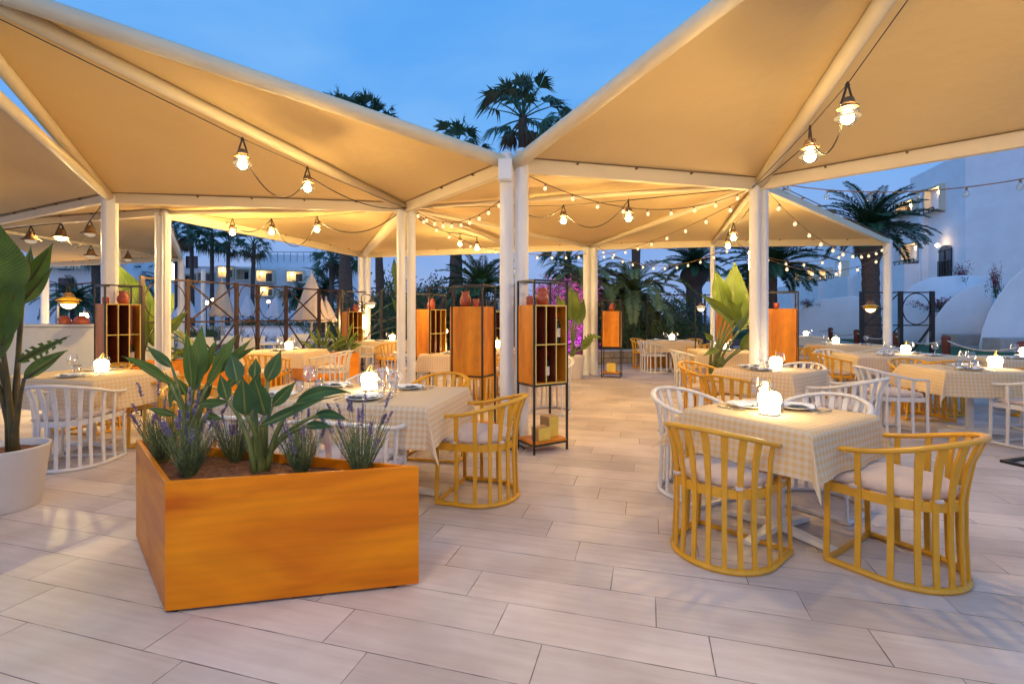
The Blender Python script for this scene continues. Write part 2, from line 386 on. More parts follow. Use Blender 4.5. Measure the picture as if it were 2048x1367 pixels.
k = e.new(.12); k.color = (.20,.39,.80,1); k = e.new(.35); k.color = (.135,.42,.92,1)
nt.links.new(sp.outputs[2], cr.inputs[0])
nz = N(nt, 'ShaderNodeTexNoise'); nz.inputs['Scale'].default_value = 1.6; nz.inputs['Detail'].default_value = 6; nz.inputs['Distortion'].default_value = .6
mpn = N(nt, 'ShaderNodeMapping'); mpn.inputs['Scale'].default_value = (1,1,2.6); nt.links.new(tc.outputs['Generated'], mpn.inputs[0]); nt.links.new(mpn.outputs[0], nz.inputs['Vector'])
r2 = N(nt, 'ShaderNodeValToRGB'); r2.color_ramp.elements[0].position = .4; r2.color_ramp.elements[0].color = (.90,.95,.98,1); r2.color_ramp.elements[1].position = .66; r2.color_ramp.elements[1].color = (1.5,1.14,1.0,1)
nt.links.new(nz.outputs['Fac'], r2.inputs[0])
mu = N(nt, 'ShaderNodeMix', data_type='RGBA', blend_type='MULTIPLY'); mu.inputs[0].default_value = 1
nt.links.new(cr.outputs[0], mu.inputs[6]); nt.links.new(r2.outputs[0], mu.inputs[7])
ad = N(nt, 'ShaderNodeMix', data_type='RGBA', blend_type='ADD'); ad.inputs[0].default_value = .03
nt.links.new(mu.outputs[2], ad.inputs[6]); nt.links.new(sky.outputs[0], ad.inputs[7])
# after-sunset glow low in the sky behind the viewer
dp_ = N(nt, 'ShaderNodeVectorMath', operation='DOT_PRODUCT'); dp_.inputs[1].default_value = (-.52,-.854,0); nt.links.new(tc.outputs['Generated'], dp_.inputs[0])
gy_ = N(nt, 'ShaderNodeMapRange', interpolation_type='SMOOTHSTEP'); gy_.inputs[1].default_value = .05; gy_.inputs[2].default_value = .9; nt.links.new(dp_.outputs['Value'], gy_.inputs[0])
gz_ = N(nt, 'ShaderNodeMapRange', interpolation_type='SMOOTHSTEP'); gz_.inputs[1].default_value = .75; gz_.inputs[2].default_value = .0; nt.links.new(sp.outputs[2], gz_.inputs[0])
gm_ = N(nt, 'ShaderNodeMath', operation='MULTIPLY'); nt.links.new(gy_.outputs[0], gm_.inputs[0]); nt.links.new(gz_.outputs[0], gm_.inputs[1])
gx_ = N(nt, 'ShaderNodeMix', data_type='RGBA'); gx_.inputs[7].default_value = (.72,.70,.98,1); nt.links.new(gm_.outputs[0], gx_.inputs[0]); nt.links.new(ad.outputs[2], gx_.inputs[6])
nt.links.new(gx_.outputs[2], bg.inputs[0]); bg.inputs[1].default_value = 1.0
nt.links.new(bg.outputs[0], out.inputs[0])
scn.view_settings.view_transform = 'Standard'; scn.view_settings.look = 'None'; scn.view_settings.exposure = 0; scn.view_settings.gamma = 1
cy = scn.cycles; cy.use_denoising = True; cy.denoiser = 'OPENIMAGEDENOISE'
cy.max_bounces = 6; cy.diffuse_bounces = 3; cy.glossy_bounces = 3; cy.transparent_max_bounces = 12; cy.transmission_bounces = 3
cy.sample_clamp_indirect = 4; cy.sample_clamp_direct = 60; cy.caustics_reflective = False; cy.caustics_refractive = False
cy.use_light_tree = True; cy.use_adaptive_sampling = True; cy.adaptive_threshold = .02
scn.render.film_transparent = False
# ------------------------------------------------------------------ ground
def sheet(name, x0, y0, x1, y1, z, m):
    b = MB(); b.add([(x0,y0,z),(x1,y0,z),(x1,y1,z),(x0,y1,z)], [(0,1,2,3)])
    return tag(b.build(name, m), kind='structure')
sheet('ground', -400, -60, 400, 900, -.02, M['ground'])
b = MB(); b.add([(-30,-8,0),(16,-8,0),(16,6.5,0),(12.4,8.2,0),(14.3,18.5,0),(-2,18.5,0),(-5,12.8,0),(-6.4,7.9,0),(-8.5,8.2,0),(-20,16,0),(-30,16,0)], [tuple(range(11))])
tag(b.build('terrace_floor', M['tile']), kind='structure')
sheet('pool_plaza', -60, 19, -1, 75, -.012, M['plaza'])

# ------------------------------------------------------------------ canopy corners (x, y, z)
def V(x, y, z=3.0): return Vector((x, y, z))
A = V(.02, 5.10); B = V(-1.54, 7.03, 2.98); C = V(-5.44, 6.54); C2 = V(-5.40, 7.45); D = V(-3.92, 3.19, 3.72)
E = V(2.98, 5.85); K = V(4.92, 4.05); P = V(2.50, 2.20, 4.02)
G = V(1.80, 11.1); H = V(-3.85, 12.55); NN = V(.19, 11.5); I = V(8.05, 10.36); J = V(4.40, 10.6)
U = V(-9.6, 8.6); VV = V(-3.70, 3.02, 3.22); WW = V(-9.6, 2.4, 3.6); Q = V(-9.1, 13.3); S = V(-14.4, 14.9)

def panel(a, b_, c, bulge=.2, n=14):
    mb = MB(); idx = {}
    for i in range(n+1):
        for j in range(n+1-i):
            k = n-i-j; u, v, w_ = i/n, j/n, k/n
            p = a*u+b_*v+c*w_
            z = bulge*27*u*v*w_ + bulge*.35*(4*u*v*(1-w_)+4*v*w_*(1-u)+4*u*w_*(1-v))*0
            idx[(i,j)] = len(mb.v); mb.v.append(p+Vector((0,0,z)))
    for i in range(n):
        for j in range(n-i):
            mb.f.append((idx[(i,j)], idx[(i+1,j)], idx[(i,j+1)]))
            if j < n-i-1: mb.f.append((idx[(i+1,j)], idx[(i+1,j+1)], idx[(i,j+1)]))
    mb.mi = [0]*len(mb.f)
    return mb
def beam(a, b_, h=.13, w_=.07, drop=.06):
    mb = MB(); n = 10; path = []
    for i in range(n+1):
        t = i/n; p = a.lerp(b_, t); p = p-Vector((0,0,drop)); path.append(p)
    mb.sweep(path, w_/2, h/2, seg=4, up=(0,0,1), caps=True)
    return mb
def rtube(a, b_, r=.065, drop=.05):
    mb = MB(); mb.sweep([a-Vector((0,0,drop)), a.lerp(b_,.5)-Vector((0,0,drop)), b_-Vector((0,0,drop))], r, seg=12, up=(0,0,1)); return mb
def canopy(label, tris, beams, ridges, loc, bulges=None):
    r = empty('shade_canopy', loc, 0, label, 'canopy', 'white fabric shade canopies over the terrace')
    off = Vector(loc)
    def sh(mb): mb.v = [v-off for v in mb.v]; return mb
    for i, t in enumerate(tris):
        bl = .2 if bulges is None else bulges[i]
        sh(panel(*t, bulge=bl)).build('fabric_panel', M['fabric'], r, smooth=True)
    for a, b_, h in beams: sh(beam(a, b_, h)).build('edge_beam', M['beam'], r)
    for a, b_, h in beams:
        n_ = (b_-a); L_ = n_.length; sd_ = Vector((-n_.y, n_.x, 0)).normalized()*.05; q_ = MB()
        for s_ in (-1,1): q_.sweep([a+sd_*s_+Vector((0,0,.012)), b_+sd_*s_+Vector((0,0,.012))], .007, seg=5)  # dark strips stand for the shaded gap where fabric meets beam
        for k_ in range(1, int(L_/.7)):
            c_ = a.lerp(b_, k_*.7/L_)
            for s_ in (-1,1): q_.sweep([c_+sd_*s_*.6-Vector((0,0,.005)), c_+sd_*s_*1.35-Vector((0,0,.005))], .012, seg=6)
        sh(q_).build('shade_line_and_bolts', M['cord'], r)
    for a, b_, rad in ridges: sh(rtube(a, b_, rad, .06)).build('ridge_tube', M['beam'], r, smooth=True)
    return r
Z = lambda p, z: Vector((p.x, p.y, p.z+z))
canopy('large near fabric canopy at upper left reaching from the centre pair of posts', [(A,B,D),(B,C,D)],
       [(B,C,.13),(A,B,.13)], [(A,D,.07),(B,D,.06),(C,D,.06)], (C+A)/2*1, [.12,.16])
canopy('large near fabric canopy at upper right with the two nearest pendant lamps', [(A,E,P),(E,K,P)],
       [(A,E,.15),(E,K,.14)], [(A,P,.07),(E,P,.07)], (A+K)/2, [.14,.14])
canopy('middle fabric canopy behind the centre posts spanning to the trellis fence',
       [(A,B,E),(B,E,G),(B,G,NN),(B,NN,H),(B,H,C2),(B,C2,C)],
       [(G,NN,.15),(NN,H,.15),(H,C2,.15)], [(B,E,.03),(B,G,.035),(B,NN,.035),(B,H,.085),(B,C2,.035)], (B+G)/2, [.06,.16,.1,.1,.16,.06])
canopy('far right fabric canopy ending on the slim post in front of the date palm', [(E,G,J),(E,J,I)],
       [(G,J,.15),(J,I,.15),(E,I,.10)], [(E,J,.035),(E,G,.04)], (G+I)/2, [.15,.15])
canopy('dusky fabric canopy at far left beyond the strip of sky', [(VV,C,U),(C,C2,U),(VV,U,WW)],
       [(C,U,.1),(C2,U,.1)], [(VV,C,.05)], (C+U)/2, [.15,.03,.15])
canopy('low far left fabric canopy above the counter and unlit lamps', [(U,C2,Q),(U,Q,S)],
       [(C2,Q,.14),(Q,S,.15)], [(U,Q,.03)], (U+Q)/2, [.12,.12])

# ------------------------------------------------------------------ posts
def post(x, y, h, label, r=.068, group='white metal posts carrying the canopies'):
    e = empty('canopy_post', (x, y, 0), 0, label, 'post', group)
    mb = MB(); seg = 20
    def prof(z, s=1.0):
        out_ = []
        for k in range(seg):
            a = 2*PI*k/seg; rr = r*s*(1+.07*math.cos(4*a))
            out_.append((rr*math.cos(a), rr*math.sin(a), z))
        return out_
    vs = prof(.012)+prof(h); fs = [(k, (k+1) % seg, (k+1) % seg+seg, k+seg) for k in range(seg)]
    fs.append(tuple(range(seg, 2*seg)))
    mb.add(vs, fs); mb.build('shaft', M['pole'], e, smooth=False)
    mb = MB().box((0,0,.007), (r*2.5, r*2.5, .013)); mb.build('base_plate', M['pole'], e, bevel=.002)
    mb = MB().lathe([(r*1.02,h),(r*1.02,h+.02),(r*.5,h+.06)], seg=16); mb.build('post_cap', M['pole'], e, smooth=True)
    return e
post(-.055, 5.06, 3.02, 'white post with the junction box, left one of the nearest pair', .068)
post(.10, 5.08, 3.05, 'white post beside the tall wine rack, right one of the nearest pair', .068)
post(-1.605, 7.0, 2.96, 'left post of the white pair behind the large table', .06)
post(-1.47, 7.06, 2.96, 'right post of the white pair behind the large table', .06)
post(2.93, 5.83, 2.92, 'left post of the white pair behind the big banana leaf pot', .062)
post(3.05, 5.88, 2.92, 'right post of the white pair beside the closed wooden cabinet', .062)
post(C.x, C.y, 2.94, 'single thick white post behind the left wine rack', .098)
post(C2.x-.05, C2.y+.02, 2.93, 'left post of the white pair behind the planter banana plant', .06)
post(C2.x+.09, C2.y-.02, 2.93, 'right post of the white pair behind the planter banana plant', .06)
post(H.x-.07, H.y, 2.92, 'left post of the brightly lit pair beside the far wine rack', .075)
post(H.x+.10, H.y, 2.92, 'right post of the brightly lit pair beside the far wine rack', .075)
post(G.x-.08, G.y, 2.92, 'left post of the white pair at the far end of the walkway', .08)
post(G.x+.08, G.y, 2.92, 'right post of the white pair at the far end of the walkway', .08)
post(I.x, I.y, 2.94, 'slim white post under the right corner of the canopy', .085)
post(J.x, J.y, 2.92, 'slim white post between the far tables and the banana leaf pot', .05)
post(Q.x, Q.y, 2.92, 'white post at the back corner of the far left canopy', .08)
post(S.x, S.y, 2.92, 'white post far left above the cream counter', .11)
post(-10.6, 16.6, 2.9, 'slim free standing white post outside the far left canopy', .07)
post(-9.3, 11.4, 2.9, 'slim white post in front of the hotel balcony', .06)
post(D.x, D.y-.1, 3.6, 'white post under the near peak of the left canopy', .07)
post(P.x, P.y-.1, 3.9, 'white post under the near peak of the right canopy', .07)
post(K.x+.1, K.y, 2.93, 'white post under the right edge of the near canopy', .07)
jb = empty('junction_box', (-.07, 4.95, 2.84), 0, 'white square junction box mounted high on the nearest post', 'electrical box')
MB().box((0,0,0), (.14,.09,.22)).build('box_body', M['pole'], jb, bevel=.008)
MB().box((0,-.05,0), (.12,.012,.20)).build('cover', M['pole'], jb, bevel=.004)

# ------------------------------------------------------------------ pendant lamps
def make_pendant():
    e = empty('pendant_lamp', (0,0,0))
    mb = MB(); mb.sweep([(-.004,0,.20),(-.045,0,.07)], .007, seg=6); mb.sweep([(.004,0,.20),(.045,0,.07)], .007, seg=6); mb.sweep([(-.012,0,.195),(.0,0,.215),(.012,0,.195)], .008, seg=6)
    mb.build('strap', M['strap'], e)
    MB().lathe([(.018,.118),(.034,.112),(.041,.092),(.043,.066)], seg=20).build('cap', M['bronze'], e, smooth=True)
    MB().lathe([(.046,.066),(.062,.056),(.063,.050),(.048,.046)], seg=24, capb=False, capt=False).build('reflector_ring', M['bronze'], e, smooth=True)
    MB().lathe([(.056,.002),(.066,-.002),(.074,-.009),(.060,-.015)], seg=20, capb=False, capt=False).build('glass_collar', M['collar'], e, smooth=True)
    MB().lathe([(.046,.05),(.062,.035),(.064,.01),(.060,-.02),(.045,-.052),(.02,-.066),(.001,-.069)], seg=20, capb=False, capt=False).build('glass_globe', M['bglass'], e, smooth=True)
    mb = MB(); n = 8
    mb.lathe([(.002,-.052)]+[(.038*math.sin(PI*i/n*.98+.02), -.014-.038*math.cos(PI*i/n)) for i in range(1, n)]+[(.002,.024)], seg=14)
    mb.build('bulb', M['bulb'], e, smooth=True)
    return e
def make_pendant_off():
    e = empty('pendant_lamp', (0,0,0))
    mb = MB(); mb.sweep([(-.004,0,.20),(-.06,0,.06)], .009, seg=6); mb.sweep([(.004,0,.20),(.06,0,.06)], .009, seg=6)
    mb.build('strap', M['strap'], e)
    MB().lathe([(.02,.13),(.04,.12),(.06,.06),(.07,.04)], seg=20).build('cap', M['bronze'], e, smooth=True)
    MB().lathe([(.06,.05),(.075,.03),(.12,.005),(.12,-.004),(.08,-.006)], seg=24).build('reflector_ring', M['bronze'], e, smooth=True)
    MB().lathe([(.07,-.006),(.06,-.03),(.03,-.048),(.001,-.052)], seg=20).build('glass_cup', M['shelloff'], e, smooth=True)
    return e
PEND = [ # px, py of bulb, distance, label
 (485,326,4.1,'lit pendant lamp, nearer of the two under the large left canopy'),
 (615,374,5.1,'lit pendant lamp, farther of the two under the large left canopy'),
 (465,464,7.7,'lit pendant lamp, leftmost of three in front of the small palms'),
 (543,463,8.0,'lit pendant lamp, middle of three at the canopy edge'),
 (634,458,8.0,'lit pendant lamp, rightmost of three left of the paired posts'),
 (920,487,10.0,'bright pendant lamp left of the nearest posts, above the closed cabinet'),
 (954,495,9.6,'smaller pendant lamp closest to the left side of the nearest posts'),
 (1127,440,6.8,'pendant lamp just right of the nearest posts, above the clay vase'),
 (1257,434,5.9,'pendant lamp hanging alone above the walkway'),
 (1695,232,3.1,'largest lit pendant lamp at upper right'),
 (1620,310,3.6,'lit pendant lamp beside the largest one, lower on the same cable'),
 (1467,474,7.2,'bright pendant lamp, upper one above the tall banana leaves'),
 (1456,491,8.2,'bright pendant lamp, lower one above the tall banana leaves'),
]
p0 = None
for i, (x, y, d, lb) in enumerate(PEND):
    if i == 0:
        p0 = make_pendant(); p0.location = W(x, y, d)+Vector((0,0,.0)); p0.name = 'pendant_lamp'; tag(p0, lb, 'pendant lamp', 'lit pendant lamps strung under the canopies')
        KIDS.setdefault(p0.name, [c for c in kids(p0)])
    else:
        q_ = dup(p0, W(x, y, d), rnd.uniform(0, 3), lb, cat='pendant lamp')
        if i in (2,3,4,5,6,11,12):
            bl_ = [c for c in KIDS[q_.name] if c.name.startswith('bulb')][0]; bl_.material_slots[0].link = 'OBJECT'; bl_.material_slots[0].material = M['bulbfar']
# unseen lamps added above the frame to light planter front and near floor
for loc, lb in [((-1.0,.8,2.6),'unseen pendant lamp added overhead to light the planter front'),((.1,.2,2.6),'unseen pendant lamp added straight above the viewpoint as fill light')]:
    q_ = dup(p0, loc, 0, lb, cat='pendant lamp'); bl_ = [c for c in KIDS[q_.name] if c.name.startswith('bulb')][0]; bl_.material_slots[0].link = 'OBJECT'; bl_.material_slots[0].material = M['bulbfar']
po = make_pendant_off()
for i, (x, y, d, lb) in enumerate([
 (62,480,7.0,'unlit bronze pendant lamp, leftmost above the potted banana plant'),
 (122,474,7.2,'bronze pendant lamp with a faint glow, second from left'),
 (180,467,7.6,'unlit bronze pendant lamp left of the thick single post'),
 (182,511,9.5,'low hanging bronze pendant lamp left of the thick post'),
 (256,518,11.5,'low hanging bronze pendant lamp right of the thick post')]):
    if i == 0: po.location = W(x, y, d); tag(po, lb, 'pendant lamp', 'bronze pendant lamps under the far left canopy')
    else:
        q_ = dup(po, W(x, y, d), .4*i, lb, cat='pendant lamp')
        if i == 1:
            bl_ = [c for c in KIDS[q_.name] if c.name.startswith('glass_cup')][0]; bl_.material_slots[0].link = 'OBJECT'; bl_.material_slots[0].material = M['bulbfar']

# ------------------------------------------------------------------ cables
def cable(name, label, paths, r, m, cat='cable'):
    e = empty(name, paths[0][0], 0, label, cat); off = Vector(paths[0][0]); mb = MB()
    for p in paths: mb.sweep([q-off for q in p], r, seg=5)
    o = mb.build(name, m, None)
    o.location = off; bpy.data.objects.remove(e)
    tag(o, label, cat); return o
def sag(a, b_, s, n=14):
    a = Vector(a); b_ = Vector(b_)
    return [a.lerp(b_, i/n)-Vector((0,0,s*4*(i/n)*(1-i/n))) for i in range(n+1)]
top = lambda x, y, d: W(x, y, d)+Vector((0,0,.205))
L1, L2 = top(485,326,4.1), top(615,374,5.1); LB = B-Vector((0,.1,.08))
cable('suspension_wire', 'thin steel wire carrying the two lamps under the large left canopy', [[W(-160,-40,3.0), L1], [L1, L2], [L2, LB]], .004, M['cable'])
cable('power_cable', 'black cable looping between the two lamps under the large left canopy', [sag(L1-Vector((0,0,.12)), L2-Vector((0,0,.12)), .28), sag(L2-Vector((0,0,.08)), LB, .12)], .006, M['cable'])
a_, b_, c_ = top(465,464,7.7), top(543,463,8.0), top(634,458,8.0)
cable('suspension_wire', 'thin wire carrying three lamps from the left posts to the middle pair', [[C2, a_], [a_, b_], [b_, c_], [c_, LB]], .004, M['cable'])
cable('power_cable', 'black cable looping between three lamps at the canopy edge', [sag(a_-Vector((0,0,.1)), b_, .15), sag(b_, c_-Vector((0,0,.1)), .42), sag(c_-Vector((0,0,.05)), LB, .28)], .008, M['cable'])
a_, b_ = top(1127,440,6.8), top(1257,434,5.9); EE = E-Vector((.08,.0,.1))
cable('power_cable', 'black cable looping from the nearest posts past two lamps to the right pair', [sag(A+Vector((.1,.05,-.55)), a_, .1), sag(a_-Vector((0,0,.08)), b_, .28), sag(b_, EE, .0)], .006, M['cable'])
cable('suspension_wire', 'thin wire running behind the nearest posts towards the right pair', [[LB, a_], [a_, b_]], .004, M['cable'])
a_, b_ = top(1695,232,3.1), top(1620,310,3.6)
cable('suspension_wire', 'thin wire climbing from the right pair of posts to the largest lamp', [[EE, b_], [b_, a_], [a_, W(1830,-20,2.7)]], .0035, M['cable'])
cable('power_cable', 'black cable looping between the two nearest lamps at upper right', [sag(EE, b_-Vector((0,0,.1)), .02), sag(b_-Vector((0,0,.05)), a_-Vector((0,0,.14)), .22)], .005, M['cable'])
a_, b_ = top(920,487,10), top(954,495,9.6)
cable('power_cable', 'black cable running from the middle posts to the lamps left of the nearest posts', [sag(LB, a_, .1), [a_, b_]], .01, M['cable'])
cable('power_cable', 'short black cable down to the two bright lamps above the banana leaves', [sag(E-Vector((0,0,.12)), top(1467,474,7.2), .1), [top(1467,474,7.2), top(1456,491,8.2)]], .007, M['cable'])
t_ = [top(62,480,7.0), top(122,474,7.2), top(180,467,7.6)]
cable('power_cable', 'black cable joining the unlit lamps under the far left canopy', [[W(-60,470,7), t_[0]], [t_[0], t_[1]], sag(t_[1], t_[2]-Vector((0,0,.1)), .34), [t_[2], C]], .007, M['cable'])
cable('power_cable', 'tangled black cable lying at the foot of the nearest posts', [[Vector((-.2,4.98,.01)), Vector((-.1,4.9,.05)), Vector((0,4.95,.012)), Vector((.05,4.86,.07)), Vector((.13,4.9,.01))], [Vector((-.02,4.92,.32)), Vector((.02,4.88,.30)), Vector((.05,4.9,.1)), Vector((.0,4.86,.02)), Vector((-.12,4.85,.012))]], .008, M['cable'])

# ------------------------------------------------------------------ festoon strings
def make_fb():
    mb = MB(); mb.lathe([(.008,.012),(.011,.0),(.010,-.022)], seg=8); return mb
soc_me = make_fb().build('bulb_socket', M['cord']); 
fb = MB(); fb.lathe([(.009,-.02),(.016,-.032),(.023,-.048),(.022,-.062),(.012,-.074),(.001,-.078)], seg=10)
fb_o = fb.build('bulb', M['festoon'], smooth=True)
soc_me_d, fb_d = soc_me.data, fb_o.data
bpy.data.objects.remove(soc_me); bpy.data.objects.remove(fb_o)
gl = MB(); gl.lathe([(.011,-.018),(.024,-.04),(.031,-.06),(.030,-.078),(.016,-.095),(.001,-.10)], seg=12)
gl_o = gl.build('bulb_glass', M['bglass'], smooth=True); gl_d = gl_o.data; bpy.data.objects.remove(gl_o)
def festoon(label, a, b_, s, n, lit=True, big=1.0, r=.006):
    a = Vector(a); b_ = Vector(b_)
    e = empty('festoon_light_string', a, 0, label, 'string lights', 'strings of small bulbs between the posts')
    pts = sag(a, b_, s, 24)
    MB().sweep([p-a for p in pts], r, seg=5).build('cord', M['cord'], e)
    for i in range(n):
        t = (i+.6)/(n+.2)
        p = a.lerp(b_, t)-Vector((0,0,s*4*t*(1-t)))-a
        o = bpy.data.objects.new('bulb', fb_d if lit else gl_d); COL.objects.link(o); o.parent = e
        o.location = p-Vector((0,0,.01)); o.scale = (big*.78,)*3; o.rotation_euler = (rnd.uniform(-.2,.2), rnd.uniform(-.2,.2), 0)
        q = bpy.data.objects.new('socket', soc_me_d); COL.objects.link(q); q.parent = o
    return e
festoon('string of small bulbs sagging from the nearest posts to the right pair', W(1058,352,5.1), W(1500,378,5.9), .30, 9, big=1.05)
festoon('string of small bulbs from the middle posts dipping behind the nearest posts', W(826,418,7.0), W(1010,392,6.2), .26, 10, big=1.2)
festoon('second string of small bulbs running from the middle posts to the far lamps', W(828,424,7.0), W(1000,500,10.5), .12, 8, big=1.2)
festoon('string of small bulbs falling from the right pair to the canopy corner', W(1538,385,5.9), W(1772,490,10.2), .42, 11, big=1.3)
festoon('sparse string of unlit clear bulbs crossing the sky at right', W(1530,362,5.8), W(2110,345,4.6), .16, 6, lit=False, big=1.25)
festoon('low string of small bulbs beyond the far walkway posts', W(1195,493,11), W(1470,488,9), .42, 12, big=1.3)
festoon('string of small bulbs along the far canopy edge to the right pair', W(1196,510,11), W(1492,395,6.2), .12, 9, big=1.3)
festoon('string of small bulbs left of the far walkway posts', W(1058,508,10), W(1172,508,11), .02, 4, big=1.5)
festoon('string of small bulbs right of the banana leaves towards the date palm', W(1540,520,8), W(1775,505,10.2), .28, 5, big=1.4)
festoon('string of small bulbs from the far post to the right canopy corner', W(1475,488,9.5), W(1700,500,10), .30, 6, big=1.35)
# ------------------------------------------------------------------ tub chair
def chair_proto(m, label):
    e = empty('dining_chair', (0,0,0), 0, label, 'chair')
    hw, fy = .275, .25
    Ltot = 2*fy+PI*hw
    def plan(s, off=0.0):
        L = s*Ltot
        if L < fy: x, y, nx, ny = -hw, fy-L, -1, 0
        elif L > Ltot-fy: x, y, nx, ny = hw, L-(Ltot-fy), 1, 0
        else:
            a = (L-fy)/hw; nx, ny = -math.cos(a), -math.sin(a); x, y = hw*nx, hw*ny
        return Vector((x+nx*off, y+ny*off, 0))
    def back(s): return max(0, math.sin(PI*s))**2
    def toprail(s):
        p = plan(s, .0+.064*back(s)**1.6); p.z = .635+.122*back(s)**1.2; return p
    ss = [i/48 for i in range(49)]
    MB().sweep([toprail(s) for s in ss], .021, .014, seg=10, up=(0,0,1)).build('top_rail', m, e, smooth=True)
    br = [plan(s)+Vector((0,0,.016)) for s in ss]
    mb = MB(); mb.sweep(br, .018, .017, seg=8, up=(0,0,1)); mb.sweep([(-hw,fy-.01,.016),(hw,fy-.01,.016)], .011, seg=4, up=(0,0,1)); mb.build('base_rail', m, e, smooth=False)
    mb = MB(); mb.sweep([plan(s, -.022)+Vector((0,0,.415)) for s in ss], .009, .024, seg=4, up=(0,0,1))
    mb.sweep([(-hw+.02,fy-.012,.415),(hw-.02,fy-.012,.415)], .01, .02, seg=4, up=(0,0,1)); mb.build('seat_frame', m, e)
    mb = MB(); SL = [0,.11,.215,.295,.352,.41,.47,.53,.59,.648,.705,.785,.89,1]; n = len(SL)
    for i in range(n):
        s = .004+SL[i]*.992
        nrm = plan(s, 1)-plan(s)
        t = toprail(s); pt = [plan(s)+Vector((0,0,.02)), plan(s, -.010)+Vector((0,0,.25)), plan(s, -.010)+Vector((0,0,.42))]
        q = plan(s, -.002); q.z = .50; pt.append(q)
        m1 = q.lerp(t, .5)-nrm*.012*back(s); m1.z = (q.z+t.z)/2; pt.append(m1); pt.append(t-Vector((0,0,.005)))
        wd = [.0135 if 2 < i < n-3 else .0145]*3+[.015 if 2 < i < n-3 else .0145, .0175 if 2 < i < n-3 else .0145, .019 if 2 < i < n-3 else .0145]
        mb.sweep(pt, wd, [.008]*len(pt), seg=4, up=nrm)
    mb.build('slat_back', m, e, bevel=.003)
    mb = MB(); cs = [plan(s, -.04) for s in ss]; cs = [Vector((c.x, min(c.y, fy-.03), 0)) for c in cs]
    rings = [(.93,.437),(1.0,.445),(1.015,.462),(1.0,.478),(.93,.49),(.7,.497),(.35,.50)]
    vs = []; fs = []; nn = len(cs)
    for k, z in rings:
        for c in cs: vs.append((c.x*k, c.y*k, z))
    for i in range(len(rings)-1):
        for k in range(nn): l = (k+1) % nn; fs.append((i*nn+k, i*nn+l, (i+1)*nn+l, (i+1)*nn+k))
    fs.append(tuple(range(nn-1,-1,-1))); fs.append(tuple((len(rings)-1)*nn+k for k in range(nn)))
    mb.add(vs, fs); mb.build('cushion', M['cushion'], e, smooth=True)
    for s in (.1, .36, .64, .9):
        p = plan(s, -.004); MB().box((p.x, p.y, .452), (.036,.036,.018), rz=math.atan2(p.y, p.x)).build('cushion_tie', M['cushion'], e, bevel=.005)
    return e
YC = chair_proto(M['ychair'], 'x'); WC = chair_proto(M['wchair'], 'x')
used = {}
def chair(kind, x, y, deg, label):
    base = YC if kind == 'y' else WC
    g = 'mustard yellow slatted tub chairs' if kind == 'y' else 'white slatted tub chairs'
    if kind not in used:
        used[kind] = 1; base.location = (x, y, 0); base.rotation_euler = (0,0,R(deg)); return tag(base, label, 'chair', g)
    return dup(base, (x, y, 0), R(deg), label, g, 'chair')
y, w_ = 'mustard tub chair ', 'white tub chair '
chair('y', 2.10, 2.62, 34, y+'turned left at the right side of the front right table')
chair('y', 1.22, 2.79, -48, y+'seen from behind at the left of the front right table')
chair('w', 1.42, 3.72, -150, w_+'at the far left side of the front right table')
chair('w', 2.21, 3.48, 124, w_+'behind the lamp and right plate of the front right table')
chair('y', -.23, 3.67, 74, y+'at the right end of the large table beside the posts')
chair('y', -.72, 4.72, 168, y+'on the far side of the large table, below the closed cabinet')
chair('w', -1.45, 5.0, 168, w_+'on the far side of the large table behind its lamp')
chair('w', -1.02, 3.02, -12, w_+'on the near side of the large table, half hidden by lavender')
chair('w', -1.72, 3.18, -12, w_+'on the near side of the large table, behind the planter leaves')
chair('y', -2.55, 4.05, -102, y+'at the left end of the large table behind the planter')
chair('w', -4.0, 4.42, 8, w_+'seen from behind beside the big white pot')
chair('y', -3.72, 5.25, 98, y+'at the right side of the left table, behind the lavender')
chair('y', -4.95, 5.75, 172, y+'on the far side of the left table, below the left wine rack')
chair('w', 3.34, 4.84, 36, w_+'at the near right side of the second table along the right row')
chair('y', 2.29, 5.01, -52, y+'at the near left side of the second table along the right row')
chair('y', 2.42, 6.0, -144, y+'at the far left side of the second table along the right row')
chair('w', 3.5, 5.95, 126, w_+'at the far right side of the second table along the right row')
chair('w', 4.42, 5.68, -98, w_+'left of the table with the pointed yellow cloth corner')
chair('w', 5.42, 4.98, 14, w_+'at the picture edge on the near side of the far right table')
chair('y', 5.42, 6.45, 170, y+'on the far side of the far right table')
chair('w', 6.25, 5.6, 80, w_+'at the right side of the far right table, beside its glowing lamp')
chair('y', 5.18, 7.7, -104, y+'left of the long table in front of the slim post')
chair('y', 5.95, 6.75, -6, y+'nearest side of the long table in front of the slim post')
chair('w', 5.55, 8.3, 172, w_+'on the far side of the long table near the slim post')
chair('w', 6.6, 8.2, 172, w_+'on the far side of the long table below its lamp')
chair('y', 7.05, 6.35, -8, y+'between the far right table and the rope fence table')
chair('w', 8.1, 6.9, 92, w_+'beside the low stone wall at the right picture edge')
chair('y', 6.15, 10.3, -96, y+'left of the table under the right canopy corner')
chair('y', 6.1, 9.4, -60, y+'at the near left of the table under the right canopy corner')
chair('w', 7.15, 9.45, 4, w_+'at the near side of the table under the right canopy corner')
chair('w', 7.7, 14.2, -90, w_+'at the farthest small table beside the rope fence')
chair('w', 3.4, 11.75, -80, w_+'left of the farthest walkway table')
chair('y', 3.45, 12.7, -140, y+'behind the farthest walkway table at its left')
chair('y', 4.55, 12.4, 130, y+'behind the farthest walkway table at its right')
chair('y', 4.35, 11.2, 60, y+'at the near right side of the farthest walkway table')
chair('w', 3.12, 8.45, -85, w_+'left of the table below the tall banana leaves')
chair('y', 4.3, 8.5, 88, y+'right of the table below the tall banana leaves')
